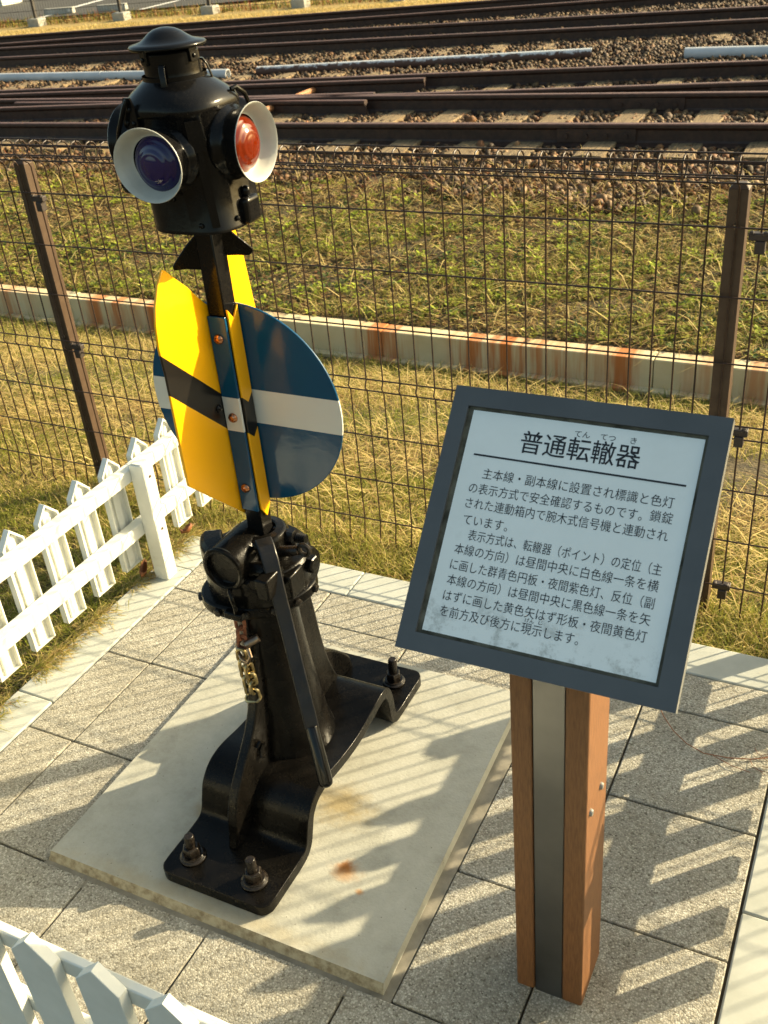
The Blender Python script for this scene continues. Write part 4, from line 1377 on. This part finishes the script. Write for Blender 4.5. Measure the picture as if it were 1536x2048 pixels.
# ---- head mechanism
DX, DY = 0.258, -0.203
mb = MB()
cf, sf = math.cos(R(37)), math.sin(R(37))
V = []
nf_ = 56
for r_, z in ((0.72, 0.492), (0.96, 0.503), (1.0, 0.507), (1.0, 0.526), (0.97, 0.530), (0.80, 0.531)):
    for k in range(nf_):
        t_ = 2 * math.pi * k / nf_
        u_, w_ = 0.114 * r_ * math.cos(t_), 0.088 * r_ * math.sin(t_)
        V.append((0.252 + u_ * cf - w_ * sf, -0.200 + u_ * sf + w_ * cf, z))
F = [(i * nf_ + k, i * nf_ + (k + 1) % nf_, (i + 1) * nf_ + (k + 1) % nf_, (i + 1) * nf_ + k) for i in range(5) for k in range(nf_)]
mb.add(V, F)
mb.lathe([(0.100, 0.526), (0.103, 0.532), (0.104, 0.588), (0.098, 0.596), (0.0, 0.598)], (0.250, -0.187, 0), (0, 0, 1), 48, caps=False)
hd = mb.build('head_drum', M['cast'], ss, bevel=0.003, sharp=30)
for t_ in (178, 222, 252, 280, 305, 335):
    t_ = R(t_)
    u_, w_ = 0.113 * math.cos(t_), 0.087 * math.sin(t_)
    c = Vector((0.252 + u_ * cf - w_ * sf, -0.200 + u_ * sf + w_ * cf, 0.5165))
    nrm = Vector((math.cos(t_) / 0.114 * cf - math.sin(t_) / 0.088 * sf, math.cos(t_) / 0.114 * sf + math.sin(t_) / 0.088 * cf, 0))
    mb = MB()
    mb.lathe([(0.0085, -0.002), (0.0085, 0.006), (0.006, 0.0075), (0.0, 0.008)], c, nrm, 6)
    mb.build('flange_bolt', M['darkbolt'], hd)
mb = MB()   # curved cover plate on the left
seg_ = 10
a0, a1 = R(200), R(246)
V = []
for i in range(seg_ + 1):
    a = a0 + (a1 - a0) * i / seg_
    for r_, z in ((0.060, 0.594), (0.104, 0.594), (0.104, 0.632), (0.094, 0.641), (0.060, 0.645)):
        V.append((0.250 + r_ * math.cos(a), -0.187 + r_ * math.sin(a), z))
F = []
for i in range(seg_):
    for k in range(5):
        k2 = (k + 1) % 5
        F.append((i * 5 + k, i * 5 + k2, (i + 1) * 5 + k2, (i + 1) * 5 + k))
F += [tuple(reversed(range(5))), tuple(seg_ * 5 + k for k in range(5))]
mb.add(V, F)
mb.build('cover_plate', M['cast'], ss, bevel=0.004)
mb = MB()   # collar round the mast
mb.lathe([(0.054, 0.590), (0.054, 0.640), (0.048, 0.651), (0.030, 0.654), (0.030, 0.634), (0.0, 0.634)], (AX - 0.002, AY, 0), (0, 0, 1), 36, caps=False)
mb.build('mast_collar', M['cast'], ss, bevel=0.003)
mb = MB()   # round lid boss facing front, with raised ring
lc = Vector((0.250, -0.288, 0.620))
mb.lathe([(0.043, -0.09), (0.043, 0.0), (0.0405, 0.0075), (0.035, 0.0075), (0.0325, 0.001), (0.0, 0.003)], lc, (0, -1, 0), 40, caps=False)
mb.tube([lc + Vector((0.0385 * math.cos(2 * math.pi * k / 32), -0.006, 0.0405 * math.sin(2 * math.pi * k / 32))) for k in range(32)], 0.0058, 8, closed=True)
mb.build('lock_lid', M['cast'], ss, sharp=40)
mb = MB()
mb.tube([(0.256, -0.294, 0.577), (0.262, -0.305, 0.580), (0.269, -0.311, 0.568), (0.273, -0.311, 0.549), (0.270, -0.308, 0.535), (0.262, -0.304, 0.528)], 0.0045, 8)
mb.build('hook', M['cast'], ss)
mb = MB()
mb.box((0.243, -0.312, 0.517), (0.282, -0.296, 0.533))
mb.build('hasp', M['cast'], ss, bevel=0.003)
mb = MB()
mb.cyl((0.262, -0.258, 0.606), (0.322, -0.258, 0.606), 0.017, n=24)
mb.build('pivot_shaft', M['cast'], ss, bevel=0.002)
mb = MB()
mb.lathe([(0.0125, -0.03), (0.0125, 0.008), (0.010, 0.010), (0.0, 0.010)], (0.303, -0.275, 0.590), (0, -1, 0), 6, caps=False)
mb.build('hex_nut', M['cast'], ss, bevel=0.001)
mb = MB()
mb.box((0.317, -0.300, 0.572), (0.345, -0.24, 0.616))
mb.build('stop_block', M['cast'], ss, bevel=0.004)
mb = MB()
mb.box((0.325, -0.246, 0.540), (0.358, -0.196, 0.592))
mb.build('stop_block', M['cast'], ss, bevel=0.004)
mb = MB()
mb.lathe([(0.040, -0.05), (0.040, -0.006), (0.036, 0.0), (0.0, 0.001)], (0.350, -0.160, 0.560), (1, 0, 0), 28, caps=False)
mb.build('side_boss', M['cast'], ss, sharp=40)
mb = MB()
mb.lathe([(0.018, -0.006), (0.018, 0.012), (0.014, 0.015), (0.0, 0.015)], (0.352, -0.168, 0.574), (1, 0, 0), 6, caps=False)
mb.build('hex_nut', M['cast'], ss, bevel=0.001)
mb = MB()
mb.lathe([(0.0175, 0), (0.0175, 0.014), (0.014, 0.016)], (0.322, -0.175, 0.634), (1, 0, 0), 6)
mb.cyl((0.29, -0.175, 0.634), (0.322, -0.175, 0.634), 0.014, n=12)
for i in range(5):
    mb.lathe([(0.0085, 0.0), (0.0100, 0.002), (0.0085, 0.004)], (0.338 + 0.0042 * i, -0.175, 0.634), (1, 0, 0), 12)
mb.build('hex_bolt', M['black'], ss)
mb = MB()
a_, b_ = Vector((0.290, -0.218, 0.616)), Vector((0.360, -0.206, 0.630))
mb.tube([a_, a_.lerp(b_, 0.85), b_], [0.0115, 0.0105, 0.0095], 14)
mb.tube([b_ + Vector((0.012 + 0.011 * math.cos(2 * math.pi * k / 16), 0.0, 0.003 + 0.011 * math.sin(2 * math.pi * k / 16))) for k in range(16)], 0.0045, 8, closed=True)
mb.build('pin', M['darkbolt'], ss)
# gusset lug on the hidden far corner of the base
mb = MB()
lug = smooth_path([(-0.03, 0.20), (0.02, 0.178), (0.060, 0.150), (0.098, 0.112), (0.122, 0.080), (0.132, 0.045)], 4)
mb.prism([(0.172, y, z) for y, z in lug] + [(0.172, -0.04, 0.044)], (0.060, 0, 0))
mb.build('lug', M['cast'], ss, bevel=0.010, seg=3, sharp=50)
# ---- lever
def bar(mb, pts, wdir, ws, ths):
    """rectangular bar along pts; wdir: direction of the width"""
    P = [Vector(p) for p in pts]
    V = []
    for i, p in enumerate(P):
        d = (P[min(i + 1, len(P) - 1)] - P[max(i - 1, 0)]).normalized()
        wv = Vector(wdir)
        wv = (wv - d * wv.dot(d)).normalized()
        nv = d.cross(wv)
        for sx, sn in ((-1, -1), (1, -1), (1, 1), (-1, 1)):
            V.append(p + wv * sx * ws[i] / 2 + nv * sn * ths[i] / 2)
    F = [(3, 2, 1, 0)]
    for i in range(len(P) - 1):
        for k in range(4):
            k2 = (k + 1) % 4
            F.append((i * 4 + k, i * 4 + k2, (i + 1) * 4 + k2, (i + 1) * 4 + k))
    m_ = (len(P) - 1) * 4
    F.append((m_, m_ + 1, m_ + 2, m_ + 3))
    mb.add(V, F)
mb = MB()
bar(mb, [(0.300, -0.228, 0.652), (0.316, -0.244, 0.650), (0.330, -0.257, 0.632), (0.340, -0.266, 0.590), (0.362, -0.285, 0.520), (0.398, -0.320, 0.425), (0.430, -0.351, 0.338)],
    (0.8, 0.75, 0), [0.032, 0.032, 0.031, 0.029, 0.027, 0.026, 0.026], [0.014, 0.014, 0.014, 0.013, 0.012, 0.012, 0.012])
lv = mb.build('lever', M['lever'], ss, bevel=0.0025)
mb = MB()
p0, p1 = Vector((0.4285, -0.3495, 0.342)), Vector((0.471, -0.391, 0.239))
Lg = (p1 - p0).length
mb.lathe([(0.0115, 0), (0.0125, 0.003), (0.0132, Lg * 0.6), (0.0138, Lg - 0.012), (0.0118, Lg - 0.005), (0.007, Lg - 0.001), (0.0, Lg)], p0, p1 - p0, 24, caps=False)
mb.build('grip', M['grip'], lv)
# ---- mast and target plates
S2 = 0.017
mb = MB()
mb.box((AX - S2, AY - S2, 0.60), (AX + S2, AY + S2, 1.231))
mb.build('mast', M['black'], ss, bevel=0.0025)
mb = MB()
nseg = 96
mb.prism([(0.270 + 0.196 * math.cos(2 * math.pi * k / nseg), AY + S2 + 0.001, 0.900 + 0.190 * math.sin(2 * math.pi * k / nseg)) for k in range(nseg)], (0, 0.0045, 0))
def origin_part(mb, name, m, parent, org, **k):
    """part whose object coordinates equal (x-org.x, y-org.y, world z) so that painted bands sit right"""
    ob = mb.build(name, m, parent, **k)
    d = Vector(org) - WLOC[parent.name]
    ob.data.transform(Matrix.Translation(-d))
    ob.location = d
    return ob
origin_part(mb, 'disc_plate', M['blue'], ss, (AX, AY, 0), bevel=0.0012, sharp=30)
mb = MB()
left = [(-0.192, 0.676), (-0.344, 0.825), (-0.342, 1.03), (-0.345, 1.075), (-0.341, 1.110), (-0.333, 1.137), (-0.318, 1.166), (-0.303, 1.183), (-0.298, 1.1855), (-0.2925, 1.182), (-0.2789, 1.168), (-0.2477, 1.140), (-0.2251, 1.1145), (-0.202, 1.0914), (-0.192, 1.078)]
right = [(-0.180, 1.105), (-0.160, 1.140), (-0.125, 1.175), (-0.102, 1.198), (-0.095, 1.192), (-0.082, 1.140), (-0.075, 1.075), (-0.060, 0.95), (-0.050, 0.820)]
mb.prism([(AX - S2 - 0.001, y, z) for y, z in left + right], (-0.0045, 0, 0))
origin_part(mb, 'arrow_plate', M['yellow'], ss, (AX, AY, 0), bevel=0.0012, sharp=30)
mb = MB()
mb.box((AX - S2, AY - S2 - 0.0055, 0.704), (AX + S2 + 0.001, AY - S2 - 0.0005, 1.078))
st = origin_part(mb, 'blue_strip', M['blue'], ss, (AX, AY, 0), bevel=0.001)
mb = MB()
zz = [(-0.015, 0.706), (0.0, 0.684), (0.015, 0.706), (0.015, 1.090), (0.0, 1.070), (-0.015, 1.090)]
mb.prism([(AX + S2 + 0.0005, AY + y, z) for y, z in zz], (0.004, 0, 0))
origin_part(mb, 'yellow_strip', M['yellow'], ss, (AX, AY, 0), bevel=0.0008)
for z in (1.040, 0.894, 0.752):
    mb = MB()
    mb.lathe([(0.0090, 0), (0.0090, 0.0015), (0.0075, 0.0045), (0.0045, 0.0060), (0.0036, 0.0035), (0, 0.003)], (AX, AY - S2 - 0.0055, z), (0, -1, 0), 20, caps=False)
    mb.build('rivet', M['copper'], ss, sharp=60)
mb = MB()
mb.lathe([(0.007, 0), (0.007, 0.002), (0.004, 0.005), (0, 0.006)], (AX - S2 - 0.001, AY - 0.035, 0.915), (1, 0, 0), 12)
mb.build('rivet', M['black'], ss)
# fishtail gussets under the lamp
mb = MB()
dg_ = Vector((math.cos(R(38)), math.sin(R(38)), 0))
def DG(s_, z):
    return Vector((AX, AY, 0)) + dg_ * s_ + Vector((0, 0, z))
nrm = Vector((-dg_.y, dg_.x, 0)) * 0.005
for pl in ([(-0.006, 1.231), (-0.018, 1.2155), (-0.039, 1.197), (-0.061, 1.173), (-0.0662, 1.166), (-0.0652, 1.1595), (-0.045, 1.159), (-0.020, 1.154), (-0.008, 1.142)],
           [(0.012, 1.231), (0.027, 1.2185), (0.052, 1.192), (0.0648, 1.178), (0.0655, 1.172), (0.0576, 1.1665), (0.038, 1.170), (0.020, 1.172), (0.010, 1.150)]):
    mb.prism([DG(a, b_) - nrm * 0.5 for a, b_ in pl], nrm)
mb.build('fishtail_gusset', M['cast'], ss, bevel=0.0015)

# ---- lamp (part) with its sub-parts
LX, LY = AX, AY
def lean(mb_):
    """the lamp head leans slightly to the left of the mast"""
    mb_.v = [(x + 0.796 * (-0.012 + (1.49 - z) * 0.066), y + 0.605 * (-0.012 + (1.49 - z) * 0.066), z) for x, y, z in mb_.v]
    return mb_
def rrect(hw, p, z, n=48, cx=LX, cy=LY):
    out = []
    for k in range(n):
        a = 2 * math.pi * k / n
        c, s_ = math.cos(a), math.sin(a)
        r_ = hw / (abs(c) ** p + abs(s_) ** p) ** (1 / p)
        out.append((cx + r_ * c, cy + r_ * s_, z))
    return out
mb = MB()
n = 48
rows = [rrect(0.070, 3, 1.2305, n), rrect(0.0755, 3, 1.2305, n), rrect(0.0755, 3, 1.236, n), rrect(0.0740, 3, 1.239, n), rrect(0.0765, 2.9, 1.40, n), rrect(0.080, 2.6, 1.403, n), rrect(0.0805, 2.5, 1.410, n),
        rrect(0.078, 2.4, 1.417, n), rrect(0.068, 2.2, 1.428, n), rrect(0.056, 2.05, 1.438, n), rrect(0.0475, 2, 1.444, n), rrect(0.0475, 2, 1.450, n)]
for r_ in rows:
    mb.v += r_
for i in range(len(rows) - 1):
    for k in range(n):
        k2 = (k + 1) % n
        mb.f.append((i * n + k, i * n + k2, (i + 1) * n + k2, (i + 1) * n + k))
        mb.m.append(0)
mb.f.append(tuple(reversed(range(n))))
mb.m.append(0)
# seam flange at the near corner, rivets
cdir = Vector((math.cos(R(-47)), math.sin(R(-47)), 0))
cn = Vector((-cdir.y, cdir.x, 0))
cb = Vector((LX, LY, 0)) + cdir * 0.084
for (z0_, z1_, w_, d_) in ((1.241, 1.375, 0.006, 0.008), (1.352, 1.395, 0.011, 0.010)):
    V = []
    for z in (z0_, z1_):
        for a, b2 in ((-w_, -0.012), (w_, -0.012), (w_, d_ - 0.004), (-w_, d_ - 0.004)):
            V.append(cb + cn * a + cdir * b2 + Vector((0, 0, z)))
    mb.add(V, [(0, 3, 2, 1), (4, 5, 6, 7), (0, 1, 5, 4), (1, 2, 6, 5), (2, 3, 7, 6), (3, 0, 4, 7)])
for (ang, z) in ((-98, 1.285), (-90, 1.285), (-20, 1.246), (-8, 1.252), (-62, 1.245)):
    a = R(ang)
    c, s_ = math.cos(a), math.sin(a)
    r_ = 0.0755 / (abs(c) ** 3 + abs(s_) ** 3) ** (1 / 3)
    mb.lathe([(0.0042, -0.002), (0.0042, 0.001), (0.003, 0.003), (0, 0.0038)], (LX + r_ * c, LY + r_ * s_, z), (c, s_, 0), 10)
lamp = lean(mb).build('lamp', M['black'], ss, sharp=40)
mb = MB()
mb.lathe([(0.0435, 1.444), (0.0425, 1.449), (0.0420, 1.454), (0.0420, 1.480), (0.036, 1.484)], (LX, LY, 0), (0, 0, 1), 36)
for ang in (-112, -5, 120):
    a = R(ang)
    m4 = Matrix.Translation((LX + 0.0420 * math.cos(a), LY + 0.0420 * math.sin(a), 0)) @ Matrix.Rotation(a, 4, 'Z')
    mb.box((-0.001, -0.0075, 1.466), (0.0035, 0.0075, 1.486), 0, m4)
    mb.lathe([(0.0035, 0), (0.003, 0.002), (0, 0.003)], m4 @ Vector((0.0035, 0, 1.474)), m4.to_3x3() @ Vector((1, 0, 0)), 8)
    m5 = Matrix.Translation((LX + 0.047 * math.cos(a + 0.9), LY + 0.047 * math.sin(a + 0.9), 0)) @ Matrix.Rotation(a + 0.9, 4, 'Z')
for ang in (-72, 30):
    a = R(ang)
    q = [Vector((LX + r_ * math.cos(a), LY + r_ * math.sin(a), z)) for r_, z in ((0.0415, 1.466), (0.0455, 1.466), (0.0500, 1.458), (0.0530, 1.444), (0.0540, 1.432))]
    bar(mb, q, (-math.sin(a), math.cos(a), 0), [0.009] * 5, [0.0025] * 5)
lean(mb).build('chimney', M['black'], lamp, bevel=0.0008, sharp=40)
mb = MB()
mb.lathe([(0.0, 1.482), (0.048, 1.486), (0.0555, 1.4855), (0.0570, 1.4885), (0.0550, 1.4912), (0.046, 1.4930), (0.038, 1.4955), (0.031, 1.5000), (0.024, 1.5055), (0.016, 1.5095), (0.007, 1.5115), (0.0, 1.512)], (LX, LY, 0), (0, 0, 1), 48, caps=False)
lean(mb).build('cap', M['black'], lamp, sharp=70)
LZ = 1.347
for (dx, dy, g_) in ((0, -1, 'p'), (1, 0, 'o'), (-1, 0, 'o'), (0, 1, 'p')):
    ax_ = Vector((dx, dy, 0))
    c = Vector((AX, AY, LZ + (-0.004 if g_ == 'p' else 0.005)))
    hx, hy = (1.06, 0.93) if g_ == 'p' else (1.0, 0.99)
    mb = MB()   # lens barrel + hood; outside black, inside white
    out = [(0.052, 0.060), (0.054, 0.066), (0.054, 0.076), (0.048, 0.080), (0.047, 0.086), (0.0485, 0.092), (0.0515, 0.101), (0.0555, 0.112), (0.0572, 0.1155)]
    inn = [(0.0566, 0.1165), (0.0545, 0.1150), (0.0505, 0.106), (0.0465, 0.097), (0.0438, 0.094), (0.0420, 0.0925), (0.0400, 0.0925)]
    pr = out + inn
    mis = [0] * (len(out) - 1) + [1] * len(inn)
    # hood is longer above than below
    mb.lathe(pr, c, ax_, 48, caps=False, mis=mis, sx=hx, sy=hy)
    hb = mb.build('lens_hood', [M['black'], M['white_enamel']], lamp, sharp=60)
    mb = MB()
    rs = 0.0495
    lp = []
    for k in range(19):                          # dome with moulded rings
        a = R(56 * (1 - k / 18))
        lp.append((rs * math.sin(a), 0.0915 + 0.8 * rs * (math.cos(a) - math.cos(R(56))) + (0.0007 if (k // 2) % 2 and 1 < k < 14 else 0.0)))
    mb.lathe(lp, c + Vector((0, 0, -0.003)), ax_, 40, caps=False)
    mb.build('lens', M['purple_glass'] if g_ == 'p' else M['orange_glass'], lamp, sharp=80)
    if g_ == 'o':
        mb = MB()
        mb.lathe([(0.041, 0.079), (0.0, 0.0785)], c, ax_, 32, caps=False)
        mb.build('reflector', M['white_enamel'], lamp)
for (p, a) in ((Vector((0.2325, -0.2745, 1.408)), R(-94)), (Vector((0.3365, -0.1660, 1.400)), R(4))):     # ears
    mb = MB()
    m4 = Matrix.Translation(p) @ Matrix.Rotation(a, 4, 'Z')
    pl = [(-0.006, 0.022), (-0.011, 0.010), (-0.014, -0.016), (-0.010, -0.021), (0.010, -0.021), (0.014, -0.016), (0.011, 0.010), (0.006, 0.022)]
    mb.prism([m4 @ Vector((0.0, y_, z_)) for y_, z_ in pl], m4.to_3x3() @ Vector((0.003, 0, 0)))
    for zz_, yy_ in ((0.006, 0.002), (-0.013, 0.006), (-0.012, -0.006)):
        mb.lathe([(0.0038, 0), (0.0033, 0.0022), (0, 0.0035)], m4 @ Vector((0.003, yy_, zz_)), m4.to_3x3() @ Vector((1, 0, 0)), 8)
    mb.build('ear', M['black'], lamp)
mb = MB()
mb.tube([(0.2345, -0.2735, 1.424), (0.2330, -0.2810, 1.426), (0.2290, -0.2840, 1.416), (0.2130, -0.2845, 1.385), (0.1980, -0.2800, 1.350), (0.1860, -0.2650, 1.318), (0.1790, -0.2610, 1.300), (0.1810, -0.2580, 1.292), (0.188, -0.250, 1.287), (0.182, -0.205, 1.280), (0.176, -0.150, 1.276), (0.185, -0.095, 1.280), (0.225, -0.072, 1.300), (0.290, -0.075, 1.335), (0.332, -0.108, 1.378), (0.343, -0.140, 1.412), (0.343, -0.160, 1.424), (0.339, -0.168, 1.422)], 0.0034, 8)
mb.build('bail_handle', M['black'], lamp)
mb = MB()
mb.box((AX + 0.068, AY - 0.012, 1.232), (AX + 0.090, AY + 0.026, 1.272))
mb.cyl((AX + 0.080, AY + 0.004, 1.270), (AX + 0.080, AY + 0.004, 1.288), 0.007, n=12)
mb.build('latch_box', M['black'], lamp, bevel=0.007, seg=4)

# ================================================================ CHAIN
ch = thing('chain', (0.240, -0.28, 0.30), 'rusty and yellow zinc chain with a shackle hanging from the switch stand', 'chain')
def link(c, d, side, m, Lh=0.0150, Wh=0.0085, r=0.0036, name='link'):
    c, d, s_ = Vector(c), Vector(d).normalized(), Vector(side)
    s_ = (s_ - d * s_.dot(d)).normalized()
    pts = []
    for k in range(20):
        a = 2 * math.pi * k / 20
        x, y = math.cos(a), math.sin(a)
        st_ = (Lh - Wh) * (1 if x > 0.05 else (-1 if x < -0.05 else 0))
        pts.append(c + d * (st_ + Wh * x) + s_ * (Wh * y))
    mb = MB()
    mb.tube(pts, r, 8, closed=True)
    return mb.build(name, m, ch)
def onray(px, py, y):
    d = fwd + r2 * ((px - 768) / CF) - u2 * ((py - 1024) / CF)
    return CPOS + d * ((y - CPOS.y) / d.y)
spine = [(0.2445, -0.285, 0.497), (0.2435, -0.2855, 0.474), (0.242, -0.286, 0.450), (0.241, -0.287, 0.428)]
for i, p in enumerate(spine):
    link(p, (0.05, 0, 1), (1, 0.3, 0) if i % 2 else (0.3, 1, 0), M['rust'])
# shackle
mb = MB()
mb.tube([(0.262, -0.300, 0.428), (0.270, -0.306, 0.415), (0.262, -0.308, 0.400), (0.246, -0.303, 0.398), (0.232, -0.294, 0.404), (0.226, -0.286, 0.416), (0.232, -0.282, 0.426)], 0.0042, 10)
mb.cyl((0.250, -0.290, 0.426), (0.270, -0.272, 0.436), 0.0085, n=16)
mb.build('shackle', M['steel'], ch)
sp2 = [(0.2405, -0.296, 0.402), (0.241, -0.297, 0.381), (0.242, -0.297, 0.360), (0.243, -0.297, 0.339), (0.2445, -0.297, 0.318)]
for i, p in enumerate(sp2):
    link(p, (0.06, 0, 1), (1, 0.3, 0) if i % 2 == 0 else (0.3, 1, 0), M['brass'])
for i, p in enumerate([(0.2555, -0.300, 0.372), (0.2575, -0.300, 0.351), (0.2590, -0.300, 0.330), (0.258, -0.300, 0.311)]):
    link(p, (-0.05, 0, 1), (1, 0.2, 0) if i % 2 else (0.3, 1, 0), M['brass'])
link((0.252, -0.301, 0.301), (1, 0.2, 0.15), (0.1, 1, 0.5), M['brass'])

ch.location = Vector(ch.location) + Vector((0.010, 0.003, 0.014))
# ================================================================ SMALL LITTER
def dead_leaf(x, y, z, L_, a, curl, label):
    mb = MB()
    n_, m_ = 8, 4
    V = []
    for i in range(n_ + 1):
        t_ = i / n_
        wd = 0.42 * L_ * math.sin(math.pi * min(max(t_ * 0.94 + 0.03, 0), 1)) ** 0.8
        for j in range(m_ + 1):
            s_ = (j / m_ - 0.5) * 2
            V.append(Vector(((t_ - 0.5) * L_, s_ * wd / 2, curl * L_ * (s_ * s_ * 0.55 + (t_ - 0.4) ** 2 * 1.4) + 0.004 * math.sin(7 * t_ + 3 * s_))))
    F = [(i * (m_ + 1) + j, i * (m_ + 1) + j + 1, (i + 1) * (m_ + 1) + j + 1, (i + 1) * (m_ + 1) + j) for i in range(n_) for j in range(m_)]
    m4 = Matrix.Translation((x, y, z)) @ Matrix.Rotation(a, 4, 'Z')
    mb.add([m4 @ v for v in V], F)
    mb.tube([m4 @ Vector((L_ * 0.5, 0, curl * L_ * 0.5)), m4 @ Vector((L_ * 0.72, 0.006, curl * L_ * 0.6))], 0.0012, 5)
    o_ = mb.build('dead_leaf', M['leaf'], loc=(x, y, z), sharp=80)
    md = o_.modifiers.new('thickness', 'SOLIDIFY')
    md.thickness = 0.0006
    return tag(o_, label, 'leaf')
dead_leaf(-0.556, 0.315, 0.006, 0.055, 1.9, 0.75, 'curled brown leaf at the foot of the picket fence post')
dead_leaf(-0.535, 0.352, 0.006, 0.030, 0.4, 0.8, 'small brown leaf tucked against the picket fence post')
dead_leaf(-0.572, 0.548, 0.006, 0.040, 1.1, 0.7, 'reddish brown leaf at the far corner of the kerb')
dead_leaf(-0.745, 0.445, -0.005, 0.040, 0.2, 0.5, 'brown leaf lying on the grass behind the pickets')
dead_leaf(-2.0, 1.05, -0.03, 0.06, 0.5, 0.5, 'dark brown leaf on the grass at the left edge of the photo')
mb = MB()
mb.tube([(0.93, 0.290, 0.03), (0.955, 0.258, 0.012), (0.985, 0.225, 0.006), (1.02, 0.198, 0.004), (1.06, 0.182, 0.004), (1.11, 0.185, 0.006), (1.155, 0.20, 0.004), (1.20, 0.222, 0.006)], 0.0011, 5)
mb.tube([(1.08, 0.182, 0.004), (1.12, 0.165, 0.006), (1.16, 0.162, 0.003)], 0.0008, 5)
tag(mb.build('twig', M['twig'], loc=(1.05, 0.2, 0)), 'thin reddish dry stalk lying on the paving right of the sign', 'twig')
mb = MB()
for k in range(9):
    a = random.uniform(0, 6.28)
    x, y = 1.17 + random.uniform(-0.03, 0.06), 0.20 + random.uniform(-0.04, 0.04)
    mb.tube([(x, y, 0.002), (x + 0.02 * math.cos(a), y + 0.02 * math.sin(a), 0.006), (x + 0.05 * math.cos(a + 0.4), y + 0.05 * math.sin(a + 0.4), 0.003)], 0.0007, 4)
tag(mb.build('straw_litter', M['twig'], loc=(1.17, 0.2, 0)), 'wisp of dry straw on the paving at the right edge', 'straw')
